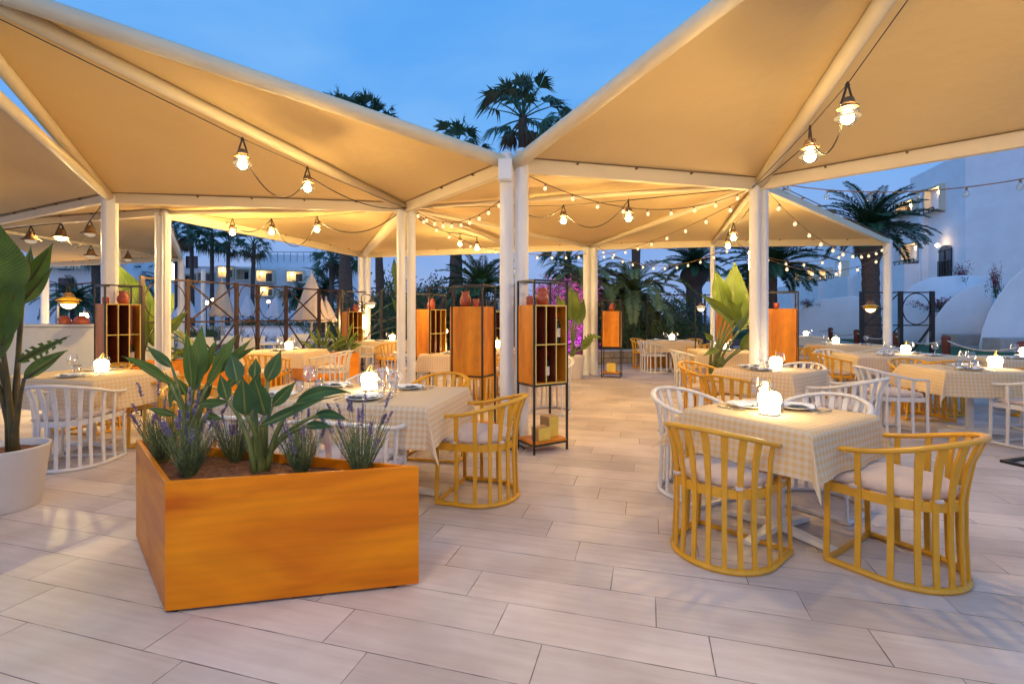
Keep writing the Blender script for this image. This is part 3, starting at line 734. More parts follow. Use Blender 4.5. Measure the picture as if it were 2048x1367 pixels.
chair('y', -3.95, 7.75, 2, y+'in front of the table by the trellis fence, back to the viewer')
chair('w', -3.1, 8.35, 70, w_+'right of the table by the trellis fence')
chair('w', -3.55, 11.4, -70, w_+'left of the yellow table beside the brightly lit post')
chair('y', -2.75, 10.9, 30, y+'in front of the yellow table beside the brightly lit post')
chair('w', -1.62, 8.1, -70, w_+'just right of the middle pair of posts')
chair('y', -.55, 7.6, 60, y+'behind the closed cabinet left of the nearest posts')
chair('y', -.25, 8.0, 100, y+'glimpsed between the closed cabinet and the nearest posts')
chair('w', .56, 6.85, 150, w_+'standing alone behind the tall wine rack')

# ------------------------------------------------------------------ tables with cloth and settings
def cloth_mesh(a, b_, h, seed, period=1):
    rr = random.Random(seed); n1 = 5; nh = 9
    def axis(L):
        t = [-L/2+L*i/14 for i in range(15)]
        e = [h*(i+1)/nh for i in range(nh)]
        return [(-L/2, q) for q in reversed(e)]+[(v, 0) for v in t]+[(L/2, q) for q in e]
    ax, ay = axis(a), axis(b_); vs = []; uv = []
    ph = [rr.uniform(0, 6.28) for _ in range(8)]
    for iy, (yy, ey) in enumerate(ay):
        for ix, (xx, ex) in enumerate(ax):
            sx = 1 if xx > 0 else -1; sy = 1 if yy > 0 else -1
            uv.append((xx+sx*ex, yy+sy*ey))
            if ex == 0 and ey == 0: vs.append((xx, yy, .75+.001*math.sin(xx*30+ph[0])))
            elif ex > 0 and ey > 0:
                d_ = math.hypot(ex, ey); mn = min(ex, ey); ang = math.atan2(ey, ex)
                k = math.sin(2*ang); out_ = (.42+.16*math.cos(ph[1]+sx+2*sy))*d_*k
                px_ = xx+sx*(out_*.7071+.03*d_+.06*d_*math.sin(4*ang)*.5)
                py_ = yy+sy*(out_*.7071+.03*d_-.06*d_*math.sin(4*ang)*.5)
                z = .75-math.sqrt(max(1e-6, d_*d_-out_**2))+.002
                vs.append((px_, py_, z))
            else:
                t = (ex or ey); s = yy if ex else xx
                wv = .010+.035*t/h*(.5+.5*math.sin(s*11+ph[2 if ex else 3]+sx+sy))*(t/h)+.04*t
                z = .75-t+.002
                if ex: vs.append((xx+sx*wv, yy, z))
                else: vs.append((xx, yy+sy*wv, z))
    nx = len(ax); fs = []
    for j in range(len(ay)-1):
        for i in range(nx-1): fs.append((j*nx+i, j*nx+i+1, (j+1)*nx+i+1, (j+1)*nx+i))
    mb = MB(); mb.add(vs, fs); return mb, uv
def make_glass():
    e = empty('wine_glass', (0,0,0))
    MB().lathe([(.033,0),(.033,.002),(.006,.006),(.0035,.02),(.0035,.085),(.008,.092)], seg=14, capt=False).build('stem', M['glass'], e, smooth=True)
    MB().lathe([(.006,.085),(.030,.095),(.047,.118),(.049,.135),(.043,.170),(.036,.192)], seg=16, capb=False, capt=False).build('bowl', M['glass'], e, smooth=True)
    return e
def make_tumbler():
    return MB().lathe([(.026,0),(.028,.002),(.034,.085),(.032,.085),(.026,.006),(.0,.006)], seg=14, capb=True, capt=False).build('water_glass', M['glass'], smooth=True)
def make_plate():
    e = empty('dinner_plate', (0,0,0))
    MB().lathe([(.07,0),(.085,.004),(.135,.017),(.138,.021),(.132,.020),(.085,.009),(.001,.008)], seg=32).build('plate_body', M['plate'], e, smooth=True)
    mb = MB(); n = 8; vs = []; fs = []
    for i in range(n+1):
        for j in range(n+1):
            u, v = i/n-.5, j/n-.5
            vs.append((u*.235, v*.105, .026+.010*math.sin(u*9)*math.cos(v*7)+.006*math.cos(u*20)))
    for i in range(n):
        for j in range(n): fs.append((i*(n+1)+j, (i+1)*(n+1)+j, (i+1)*(n+1)+j+1, i*(n+1)+j+1))
    mb.add(vs, fs); mb.add([(v[0], v[1], v[2]-.012) for v in vs], [tuple(reversed(f)) for f in fs]); mb.build('folded_napkin', M['napkin'], e, smooth=True)
    return e
def make_fork():
    mb = MB(); mb.sweep([(0,-.10,.004),(0,.0,.005),(0,.045,.009)], [.006,.003,.003], .0015, seg=4, up=(0,0,1))
    mb.sweep([(0,.045,.009),(0,.06,.006)], [.004,.010], .0015, seg=4, up=(0,0,1))
    for q in (-.008,-.0027,.0027,.008): mb.sweep([(q,.06,.006),(q,.10,.008)], .0014, .0012, seg=4, up=(0,0,1))
    return mb.build('fork', M['steel'])
def make_knife():
    mb = MB(); mb.sweep([(0,-.11,.004),(0,-.02,.004)], [.007,.006], .003, seg=4, up=(0,0,1)); mb.sweep([(0,-.02,.004),(.002,.06,.004),(0,.11,.004)], [.008,.010,.003], .001, seg=4, up=(0,0,1))
    return mb.build('knife', M['steel'])
def make_tlamp():
    e = empty('table_lamp', (0,0,0))
    MB().lathe([(.056,0),(.058,.004),(.058,.008)], seg=24).build('lamp_base', M['pole'], e, smooth=True)
    mb = MB(); mb.lathe([(.054,.009),(.056,.05),(.056,.066)], seg=24, capb=False, capt=False); mb.build('glass_jar', M['lampglow'], e, smooth=True)
    MB().lathe([(.0565,.0655),(.0665,.0665),(.0668,.071),(.058,.0715)], seg=24, capb=False, capt=False).build('rim', M['bronze'], e, smooth=True)
    MB().lathe([(.057,.067),(.064,.072),(.065,.10),(.058,.122),(.04,.136),(.002,.14)], seg=24, capb=False).build('dome_shade', M['lampglow'], e, smooth=True)
    mb = MB(); mb.sweep([(-.058,0,.068),(-.066,0,.10),(-.05,0,.135),(-.02,0,.15),(0,0,.19),(.012,0,.205),(.022,0,.19),(.012,0,.16),(.03,0,.148),(.05,0,.135),(.066,0,.10),(.058,0,.068)], .0045, seg=6)
    mb.build('handle', M['yedge'], e, smooth=True)
    return e
PG, PT, PP, PF, PK, PL = make_glass(), make_tumbler(), make_plate(), make_fork(), make_knife(), make_tlamp()
first = set()
def put(proto, loc, rz, label, group, cat):
    if proto.name not in first:
        first.add(proto.name); proto.location = loc; proto.rotation_euler = (0,0,rz); return tag(proto, label, cat, group)
    return dup(proto, loc, rz, label, group, cat)
def table(x, y, deg, a, b_, where, cloth='gy', seats=((0,-1),(0,1)), lamp=(0,0), full=True, h=.26, legs='w', seed=1):
    rz = R(deg); T = Matrix.Translation((x, y, 0)) @ Matrix.Rotation(rz, 4, 'Z')
    e = empty('dining_table', (x, y, 0), rz, 'dining table under the cloth, '+where, 'table', 'dining tables of the terrace')
    MB().box((0,0,.73), (a-.004, b_-.004, .03)).build('tabletop', M['wchair'], e, bevel=.004)
    n = 1 if a < 1.3 else 2
    for k in range(n):
        cx = 0 if n == 1 else (-a/4+k*a/2)
        MB().box((cx,0,.375), (.06,.06,.69)).build('pedestal', M['wchair'], e, bevel=.008)
        mb = MB()
        for q in range(4):
            an = PI/4*0+PI/2*q
            mb.sweep([(cx+.03*math.cos(an), .03*math.sin(an), .05), (cx+.33*math.cos(an), .33*math.sin(an), .018)], .028, [.02,.012], seg=4, up=(0,0,1))
        mb.build('foot_cross', M['wchair'], e)
    mb, uv = cloth_mesh(a+.012, b_+.012, h, seed)
    c = mb.build('tablecloth', M[cloth], None, smooth=True, uv=uv); c.location = (x, y, .004); c.rotation_euler = (0,0,rz)
    tag(c, 'checked tablecloth with hanging corners, '+where, 'tablecloth', 'checked tablecloths')
    zt = .757
    lp = T @ Vector((lamp[0], lamp[1], zt)); put(PL, lp, rz+.5, 'glowing table lamp with a small handle, '+where, 'glowing lamps on the tables', 'table lamp')
    nm = {(0,-1): 'near side', (0,1): 'far side', (1,0): 'right side', (-1,0): 'left side'}
    for s in seats:
        dx, dy = s[0], s[1]; sh = s[2] if len(s) > 2 else 0.0
        base = Vector((dx*(a/2-.19), dy*(b_/2-.19), zt)); base += Vector((sh if dy else 0, sh if dx else 0, 0))
        r2 = math.atan2(-dx, dy) + PI           # +Y of the setting points to the table centre
        S_ = T @ Matrix.Translation(base) @ Matrix.Rotation(r2, 4, 'Z'); ang = rz+r2
        side = nm[(dx, dy)]+(' left' if sh < -.01 else ' right' if sh > .01 else '')
        def lb(t): return t+', '+side+' of the table '+where
        put(PG, S_ @ Vector((.13,.19,0)), ang, lb('wine glass'), 'wine glasses on the tables', 'wine glass')
        put(PP, S_ @ Vector((0,0,0)), ang+rnd.uniform(-.3,.3), lb('plate with napkin'), 'white plates with napkins', 'plate')
        if full:
            put(PT, S_ @ Vector((.03,.21,0)), ang, lb('water glass'), 'water glasses on the tables', 'glass')
            put(PF, S_ @ Vector((-.175,0,0)), ang, lb('fork'), 'forks on the tables', 'fork')
            put(PK, S_ @ Vector((.175,0,0)), ang, lb('knife'), 'knives on the tables', 'knife')
    return e
table(1.66,3.02,32.7,.78,.76,'front right in the picture','gy',((0,1),(1,0)),(-.13,-.02),True,.25,seed=1)
table(-1.25,3.78,-12,1.60,.92,'behind the wooden planter','gp',((0,-1,.25),(0,1,.35),(0,1,-.30),(0,-1,-.45)),(.08,.12),True,.27,seed=2)
table(-4.35,5.0,-14,1.25,.85,'far left behind the big pot','gy',((0,-1,.1),(0,1,-.2)),(.0,.1),True,.29,seed=3)
table(2.9,5.45,37,.82,.82,'second in the right row','gp',((0,1),(-1,0)),(.05,-.05),True,.26,seed=4)
table(5.25,5.55,-12,.95,.85,'with the pointed cloth corner at right','gy',((0,-1,-.15),(0,1,.1)),(.25,.0),True,.27,seed=5)
table(6.0,7.5,-10,1.5,.8,'in front of the slim post','gp',((0,-1,-.3),(0,1,.3),(0,-1,.35)),(.15,.1),False,.27,seed=6)
table(7.35,6.95,-10,1.1,.8,'beside the low stone wall','gp',((0,-1,-.25),(0,1,.2)),(.1,.1),False,.27,seed=7)
table(7.1,10.2,-8,1.3,.8,'under the right canopy corner','gy',((0,-1,.2),(0,1,-.3)),(-.2,.1),False,.27,seed=8)
table(8.75,14.4,-8,.85,.8,'farthest one beside the rope fence','gp',((0,-1),),(0,0),False,.25,seed=9)
table(3.9,11.9,-8,1.05,.8,'farthest on the walkway','gy',((0,-1),(-1,0)),(.05,.1),False,.27,seed=10)
table(3.66,8.45,-8,.95,.8,'below the tall banana leaves','gy',((0,-1),(0,1)),(.0,-.05),False,.27,seed=11)
table(-3.98,8.5,-6,1.1,.8,'by the trellis fence','gp',((0,1),(0,-1)),(0,.1),False,.27,seed=12)
table(-3.15,11.8,-8,1.0,.8,'beside the brightly lit post','gy',((0,-1),),(.2,.1),False,.27,seed=13)
table(-.95,7.9,-6,.9,.8,'behind the closed cabinet','gp',((0,-1),),(0,.1),False,.27,seed=14)
table(-.3,9.0,-6,.8,.8,'glimpsed left of the nearest posts','gp',((0,1),),(.0,.1),False,.27,seed=15)

# ------------------------------------------------------------------ wine racks
def vase(e, x, y, z, s, kind=0): pass
def rack(x, y, deg, label, openface=True, off=0.0, H_=1.71, zb=.68, zt=1.46, shelf=True, flip=False):
    a, b_ = .42, .31; rz = R(deg)
    e = empty('wine_rack', (x, y, 0), rz, label, 'rack', 'black framed wine racks with orange boxes')
    mb = MB(); t = .018
    for sx in (-1,1):
        for sy in (-1,1): mb.box((sx*(a/2-t/2), sy*(b_/2-t/2), H_/2), (t,t,H_))
    for z in (H_-t/2, zb-t/2-.002, .085):
        for sy in (-1,1): mb.box((0, sy*(b_/2-t/2), z), (a-2*t+.002, t*.98, t))
        for sx in (-1,1): mb.box((sx*(a/2-t/2), 0, z), (t*.98, b_-2*t+.002, t))
    mb.build('frame', M['black'], e)
    hh = zt-zb; o = off; mb = MB(); wa = a-2*t-.004 if off == 0 else a; th = .014; yb = b_/2-.022
    # cabinet shell : open towards local -Y (flip -> +Y)
    sg = 1 if not flip else -1; D_ = b_-.01
    mb = MB()
    for sx in (-1,1): mb.box((o+sx*(wa/2-th/2+(.012 if off == 0 else 0)), 0, zb+hh/2), (th, D_, hh))
    mb.build('side_panel', M['plyv'], e)
    mb = MB().box((o, sg*(D_/2-th/2), zb+hh/2), (wa-th*2, th, hh)); mb.build('back_panel', M['plyv'], e)
    mb = MB(); mb.box((o, 0, zt-th/2), (wa-th*2, D_-.004, th)); mb.build('top_board', M['plyv'], e); MB().box((o, 0, zb+th/2), (wa-th*2, D_-.004, th)).build('bottom_board', M['plyv'], e)
    mb = MB().box((o, sg*(D_/2-th-.006), zb+hh/2), (wa-2*th-.002, .006, hh-2*th)); mb.build('lining', M['plyin'], e)
    mb = MB()
    for q in (-1/6, 1/6): mb.box((o+q*wa, -sg*.008, zb+hh/2), (.010, D_-.05, hh-2*th-.002))
    mb.box((o, -sg*.008, zb+hh/2), (wa-2*th-.002, D_-.052, .010)); mb.build('divider', M['plyin'], e)
    mb = MB(); yf = -sg*(D_/2+.0025)
    for q in (-1/2, -1/6, 1/6, 1/2): mb.box((o+q*(wa-.010), yf, zb+hh/2), (.011, .005, hh))
    for q in (0, .5, 1): mb.box((o, yf-sg*.003, zb+.005+q*(hh-.010)), (wa, .005, .011))
    mb.build('edge_trim', M['yedge'], e)
    if shelf: MB().box((0,0,.105), (a-.01, b_-.01, .02)).build('bottom_shelf', M['plyside'], e)
    return e
def on(e, x, y, z): return Matrix.Translation(e.location) @ Matrix.Rotation(e.rotation_euler.z, 4, 'Z') @ Vector((x, y, z))
def make_vase():
    e = empty('clay_vase', (0,0,0))
    MB().lathe([(.04,0),(.058,.02),(.068,.06),(.062,.10),(.045,.125),(.043,.15),(.052,.175),(.047,.175),(.038,.15),(.038,.12)], seg=22, capt=True).build('vase_body', M['terracotta'], e, smooth=True)
    MB().sweep([(.044,0,.16),(.075,0,.15),(.082,0,.11),(.062,0,.08)], .007, seg=6).build('handle', M['terracotta'], e, smooth=True)
    return e
def make_cup():
    return MB().lathe([(.03,0),(.036,.02),(.038,.07),(.034,.09),(.030,.09),(.030,.06)], seg=16).build('clay_cup', M['terracotta'], smooth=True)
def make_bottle():
    e = empty('wine_bottle', (0,0,0))
    MB().lathe([(.036,0),(.037,.01),(.037,.18),(.03,.21),(.015,.235),(.0145,.29),(.016,.30)], seg=18).build('bottle_body', M['bottle'], e, smooth=True)
    MB().lathe([(.0376,.06),(.0376,.15)], seg=18, capb=False, capt=False).build('label_paper', M['paper'], e, smooth=True)
    MB().lathe([(.0165,.255),(.0165,.302),(.001,.303)], seg=14, capb=False).build('capsule', M['capsule'], e, smooth=True)
    return e
def make_block():
    e = empty('wooden_block', (0,0,0))
    MB().box((0,0,.5), (1,1,1)).build('block_body', M['block'], e, bevel=.01)
    return e
PV, PC, PB = make_vase(), make_cup(), make_bottle()
def block(e, x, y, s, label, ang=0):
    p = on(e, x, y, .116)
    o = MB().box((0,0,s[2]/2), s); q = o.build('wooden_block', M['block'], None, bevel=.003); q.location = p; q.rotation_euler = (0,0,e.rotation_euler.z+ang)
    MB().box((0,-s[1]/2-.002,s[2]/2), (s[0]-.008,.004,s[2]-.008)).build('painted_face', M['blockend'], q)
    tag(q, label, 'wooden block', 'small wooden blocks on rack shelves')
k1 = rack(.31,4.93,31.6,'tall wine rack with open compartments beside the nearest posts')
put(PV, on(k1,.01,.02,1.461), .6, 'round clay vase on top of the nearest wine rack', 'clay vases on the racks', 'vase')
put(PC, on(k1,-.12,.05,1.461), 0, 'small clay cup on top of the nearest wine rack', 'clay cups on the racks', 'cup')
put(PB, on(k1,0,-.06,.696), 0, 'wine bottle in the lower middle compartment of the nearest rack', 'wine bottles in the racks', 'bottle')
b2 = put(PB, on(k1,.138,-.06,1.077), 0, 'red capped wine bottle in the upper right compartment of the nearest rack', 'wine bottles in the racks', 'bottle')
block(k1,-.06,-.06,(.15,.12,.13),'lower yellow fronted block on the shelf of the nearest rack')
block(k1,.10,.02,(.13,.14,.21),'taller yellow fronted block on the shelf of the nearest rack',.1)
k2 = rack(-.444,5.62,-27,'closed backed wooden cabinet rack just left of the nearest posts', flip=True, off=-.02)
put(PV, on(k2,-.10,-.02,1.461), 2, 'clay vase on top of the closed cabinet left of the nearest posts', 'clay vases on the racks', 'vase')
put(PC, on(k2,.03,.0,1.461), 0, 'clay cup on top of the closed cabinet left of the nearest posts', 'clay cups on the racks', 'cup')
k3 = rack(-1.32,7.9,58,'narrow looking wine rack right of the middle pair of posts')
put(PV, on(k3,.0,0,1.461), 1, 'clay vase on the rack right of the middle posts', 'clay vases on the racks', 'vase')
put(PB, on(k3,.13,-.03,.696), 0, 'wine bottle in the rack right of the middle posts', 'wine bottles in the racks', 'bottle')
k4 = rack(-3.95,11.95,50,'wine rack standing left of the brightly lit posts')
put(PC, on(k4,-.1,0,1.461), 0, 'clay cup on the rack left of the brightly lit posts', 'clay cups on the racks', 'cup')
put(PV, on(k4,.08,0,1.461), 0, 'small clay vase on the rack left of the brightly lit posts', 'clay vases on the racks', 'vase')
k5 = rack(-5.24,6.44,60,'large wine rack at far left beside the single thick post', H_=1.76, zb=.70, zt=1.51)
put(PV, on(k5,.05,.0,1.511), 1, 'round clay vase on the far left wine rack', 'clay vases on the racks', 'vase')
put(PC, on(k5,-.14,.0,1.511), 0, 'clay cup on the far left wine rack', 'clay cups on the racks', 'cup')
put(PB, on(k5,.13,-.03,.716), 0, 'wine bottle in the lower right compartment of the far left rack', 'wine bottles in the racks', 'bottle')
k6 = rack(3.98,7.15,-24,'closed wooden cabinet rack right of the right pair of posts', flip=True)
put(PC, on(k6,-.06,.0,1.461), 0, 'clay cup on the cabinet right of the right pair of posts', 'clay cups on the racks', 'cup')
k7 = rack(2.22,10.75,-20,'small looking cabinet rack beside the far walkway posts', flip=True)
put(PV, on(k7,.0,.0,1.461), 0, 'clay vase on the rack beside the far walkway posts', 'clay vases on the racks', 'vase')
block(k7,.0,-.02,(.2,.16,.2),'reddish block on the shelf of the rack beside the far walkway posts')
k8 = rack(5.25,12.0,-20,'cabinet rack half hidden behind the tall banana leaves', flip=True)
k9 = rack(-.36,11.3,15,'distant wine rack glimpsed left of the nearest posts')

# ------------------------------------------------------------------ foreground planter
def planter(pts, h, label, m=M['ply'], wall=.022, zb=.014, soil=.055, loc=None, name='wooden_planter'):
    c = sum((Vector((p[0],p[1],0)) for p in pts), Vector())/len(pts)
    e = empty(name, c, 0, label, 'planter')
    P_ = [Vector((p[0],p[1],0))-c for p in pts]; n = len(P_)
    inn = []
    for i in range(n):
        a, b_, d = P_[i-1], P_[i], P_[(i+1) % n]
        u1 = (b_-a).normalized(); u2 = (d-b_).normalized(); n1 = Vector((-u1.y,u1.x,0)); n2 = Vector((-u2.y,u2.x,0))
        bis = (n1+n2).normalized(); inn.append(b_+bis*(wall/max(.3, bis.dot(n1))))
    for i in range(n):
        j = (i+1) % n; mb = MB()
        q = [P_[i], P_[j], inn[j], inn[i]]
        # board in its own frame so the grain follows its length
        L = (P_[j]-P_[i]); ang = math.atan2(L.y, L.x); Mi = Matrix.Rotation(-ang, 4, 'Z') @ Matrix.Translation(-P_[i])
        mb.prism([Mi @ v for v in q], zb, h)
        o = mb.build('side_board', m, e, bevel=.0025); o.location = P_[i]; o.rotation_euler = (0,0,ang)
    mb = MB(); g = 18
    vs = []; fs = []
    # bumpy soil fan
    cc = sum(inn, Vector())/n; rings = 14; per = 16
    ring = []
    for i in range(n):
        j = (i+1) % n
        for k in range(per): ring.append(inn[i].lerp(inn[j], k/per))
    vs.append((cc.x, cc.y, h-soil+.03)); nr = len(ring)
    for r_ in range(1, rings+1):
        for q in ring:
            p = cc.lerp(q, r_/rings); z = h-soil+.02*(1-(r_/rings)**2)+rnd.uniform(-.008,.010)
            vs.append((p.x, p.y, z))
    for k in range(nr): fs.append((0, 1+k, 1+(k+1) % nr))
    for r_ in range(rings-1):
        for k in range(nr): l = (k+1) % nr; fs.append((1+r_*nr+k, 1+(r_+1)*nr+k, 1+(r_+1)*nr+l, 1+r_*nr+l))
    mb.add(vs, fs); mb.build('soil', M['soil'], e, smooth=True)
    for p in inn: 
        q = p*.93; MB().box((q.x,q.y,zb/2), (.05,.05,zb-.002)).build('foot', M['black'], e)
    return e
PLT = [(-1.572,2.19),(-.465,2.42),(-2.291,2.946)]
planter(PLT, .60, 'big triangular orange plywood planter in the foreground')
planter([(-6.0,7.45),(-4.15,8.95),(-4.35,9.3),(-6.3,7.85)], .62, 'long orange wooden planter box along the trellis fence', M['plyside'])
planter([(-4.2,9.9),(-3.35,10.6),(-3.75,11.2),(-4.75,10.4)], .55, 'orange wooden planter below the palm leaves by the far rack', M['plyside'])
planter([(3.55,12.7),(4.7,12.7),(4.7,13.0),(3.55,13.0)], .36, 'low reddish planter box behind the farthest walkway table', M['plyside'])

def round_pot(x, y, r, h, label):
    e = empty('white_pot', (x, y, 0), 0, label, 'plant pot', 'round white pots')
    MB().lathe([(r*.80,0),(r*.82,.01),(r*1.0,h*.96),(r*1.03,h),(r*.97,h),(r*.93,h*.88)], seg=40, capt=False).build('pot_body', M['potw'], e, smooth=True)
    mb = MB(); vs = [(0,0,h*.9)]; fs = []; 
    for i in range(1,7):
        for k in range(30):
            a = 2*PI*k/30; vs.append((r*.93*i/6*math.cos(a), r*.93*i/6*math.sin(a), h*.89+rnd.uniform(-.006,.008)))
    for k in range(30): fs.append((0,1+k,1+(k+1)%30))
    for i in range(5):
        for k in range(30): l=(k+1)%30; fs.append((1+i*30+k,1+(i+1)*30+k,1+(i+1)*30+l,1+i*30+l))
    mb.add(vs, fs); mb.build('soil', M['soil'], e, smooth=True)
    return e
round_pot(-3.60,3.42,.245,.43,'big round white pot at the left picture edge')
round_pot(1.30,10.5,.27,.50,'tall white pot behind the tall wine rack')
round_pot(2.72,6.6,.24,.5,'white pot holding the tall banana leaves by the right pair of posts')

# counter and things on it
e = empty('serving_counter', (-9.2,9.9,0), R(-3), 'long cream serving counter at far left', 'counter')
MB().box((0,0,.57), (4.2,.7,1.14)).build('counter_body', M['counter'], e, bevel=.01)
MB().box((0,0,1.165), (4.3,.78,.045)).build('counter_top', M['counter'], e, bevel=.008)
e = empty('candlestick', W(116,655,9.7), 0, 'white candle on a slim holder on the counter', 'candle'); e.location.z = 1.19
MB().lathe([(.05,0),(.05,.01),(.012,.03),(.012,.09),(.03,.11),(.03,.12)], seg=14).build('holder', M['steel'], e, smooth=True)
MB().lathe([(.02,.12),(.019,.36),(.004,.37)], seg=12).build('candle', M['candle'], e, smooth=True)
for px_, s, lb in ((163,.15,'larger upturned clay bowl on the counter'),(128,.13,'smaller clay bowl behind the candle on the counter')):
    p = PX(px_, 9.95, 1.19); o = MB().lathe([(s,0),(s*.97,.05),(s*.75,.12),(s*.4,.165),(.001,.18)], seg=22).build('clay_bowl', M['terracotta'], smooth=True); o.location = p; tag(o, lb, 'bowl')
e = empty('post_lamp', W(168,632,14.6), 0, 'bright warm lamp on the far left post above the counter', 'lamp')
MB().lathe([(.001,-.10),(.09,-.07),(.11,0),(.09,.07),(.001,.10)], seg=14).build('globe', M['postlamp'], e, smooth=True); MB().box((0,.1,.12), (.06,.2,.05)).build('bracket', M['black'], e)
e = empty('post_lamp', (H.x+.02, H.y-.16, 1.2), 0, 'bright warm lamp fixed on the lit pair of posts', 'lamp')
MB().box((0,0,0), (.10,.07,.34)).build('light_panel', M['postlamp'], e, bevel=.01); MB().box((0,.045,0), (.12,.02,.38)).build('back_plate', M['pole'], e)
for x_, y_, lb in ((E.x+.02, E.y+.16, 'unseen warm lamp added on the far side of the right pair of posts'),(G.x, G.y+.18,'unseen warm lamp added behind the far walkway posts'),(B.x+.03, B.y+.17,'unseen warm lamp added on the far side of the middle pair of posts'),(C2.x+.02, C2.y+.16,'unseen warm lamp added behind the pair of posts at the left planter')):  # unseen lamps added behind posts to warm the floor beyond
    e = empty('post_lamp', (x_, y_, 2.05), 0, lb, 'lamp', 'unseen lamps added behind the canopy posts')
    MB().box((0,0,0), (.09,.06,.24)).build('light_panel', M['postlamp'], e, bevel=.01); MB().box((0,-.04,0), (.11,.02,.28)).build('back_plate', M['pole'], e)
# hanging yellow lanterns
def lantern(p, m, label, stand=None, s=1.0):
    e = empty('hanging_lantern', p, 0, label, 'lantern', 'portable lanterns with stacked shades'); e.scale = (s,s,s)
    MB().sweep([(-.05,0,.10),(0,0,.27),(.05,0,.10)], .008, seg=6).build('strap', M['strap'], e)
    MB().lathe([(.03,.16),(.05,.15),(.07,.10),(.08,.08)], seg=22).build('cap', M['bronze'], e, smooth=True)
    MB().lathe([(.07,.09),(.13,.055),(.15,.045),(.14,.04),(.10,.045)], seg=26).build('upper_shade', m, e, smooth=True)
    MB().lathe([(.10,.042),(.115,.02),(.115,.0),(.09,-.005)], seg=26).build('lower_shade', m, e, smooth=True)
    MB().lathe([(.085,-.006),(.085,-.02),(.06,-.055),(.02,-.075),(.001,-.077)], seg=22).build('glass_cup', M['lampshell'], e, smooth=True)
    return e
lantern(W(137,607,8.6), M['yellowlamp'], 'yellow lantern hanging above the cream counter', s=1.25)
lantern(W(1741,617,9.6), M['yellowlamp'], 'yellow lantern hanging on the right trellis frame', s=1.0)
lantern(W(1402,617,10.2), M['pole'], 'small white lantern on a thin pole near the farthest table', s=.75)
lantern(W(743,610,12.1), M['pole'], 'bright round lantern beside the lit posts', s=.9)
def lstand(x, y, top, hookdx, label):
    e = empty('lantern_stand', (x, y, 0), 0, label, 'lamp stand')
    MB().box((0,0,.012), (.26,.26,.022)).build('base_plate', M['black'], e)
    MB().sweep([(0,0,.02),(0,0,top),(hookdx*.3,0,top+.04),(hookdx,0,top+.0)], .013, seg=8).build('pole', M['black'], e)
    return e
p = W(1402,617,10.2); lstand(p.x-.12, p.y, p.z+.19, .12, 'thin black stand carrying the small white lantern')
p = W(137,607,8.6); lstand(p.x+.6, p.y, p.z+.33, -.6, 'black stand whose arm carries the yellow lantern by the counter')
p = W(743,610,12.1); lstand(p.x-.25, p.y, p.z+.24, .25, 'black stand whose arm carries the bright lantern by the lit posts')
e = empty('lantern_stand', (4.78,4.34,0), .3, 'flat black stand foot at the right picture edge', 'lamp stand')
mb = MB()
for sx, sy, w1, w2 in ((0,-.19,.42,.04),(0,.19,.42,.04),(-.19,0,.04,.34),(.19,0,.04,.34)): mb.box((sx,sy,.012), (w1,w2,.022))
mb.build('base_frame', M['black'], e); MB().sweep([(.19,0,.02),(.19,0,2.2)], .015, seg=8).build('pole', M['black'], e)
# ------------------------------------------------------------------ broad leaves
def blade(mb, p0, p1, wid, sagz=0.0, fold=.25, wave=.02, face=None, split=False, prof=1.0, tipdroop=0.0):
    """one broad leaf: p0 base of blade, p1 tip"""
    p0, p1 = Vector(p0), Vector(p1); ax = p1-p0; L = ax.length; t0 = ax.normalized()
    view = Vector((-p0.x, -p0.y, CAMZ-p0.z)).normalized() if face is None else Vector(face).normalized()
    side = t0.cross(view)
    if side.length < .05: side = t0.orthogonal()
    side.normalize(); nrm = side.cross(t0).normalized()
    n = 16; m_ = 4; rows = []
    ph = rnd.uniform(0, 6)
    for i in range(n+1):
        t = i/n
        c = p0+ax*t+Vector((0,0,sagz*4*t*(1-t)))+nrm*(-tipdroop*t*t*L)
        wd = wid/2*(math.sin(PI*min(1,t**.75*.97+.03))**1.15)*(.92) if prof == 1.0 else wid/2*math.sin(PI*t**prof)**.7
        wd = max(wd, .002)
        row = []
        for j in range(-m_, m_+1):
            s = j/m_
            q = c+side*(s*wd)+nrm*(abs(s)*wd*fold+wave*L*.5*math.sin(t*13+ph+(0 if s > 0 else 2))*abs(s)**2)
            row.append(q)
        rows.append(row)
    vs = [q for r in rows for q in r]; k = 2*m_+1; fs = []
    mb.uv += [(j/m_, i/n) for i in range(n+1) for j in range(-m_, m_+1)]
    for i in range(n):
        for j in range(k-1):
            if split and (i % 2 == 1) and (j < 2 or j > k-4) and i > 2: continue
            fs.append((i*k+j, i*k+j+1, (i+1)*k+j+1, (i+1)*k+j))
    mb.add(vs, fs)
def stalk(mb, a, b_, r0, r1, bow=(0,0,0)):
    a, b_ = Vector(a), Vector(b_); bow = Vector(bow)
    mb.sweep([a.lerp(b_, i/6)+bow*4*(i/6)*(1-i/6) for i in range(7)], [r0+(r1-r0)*i/6 for i in range(7)], seg=7)
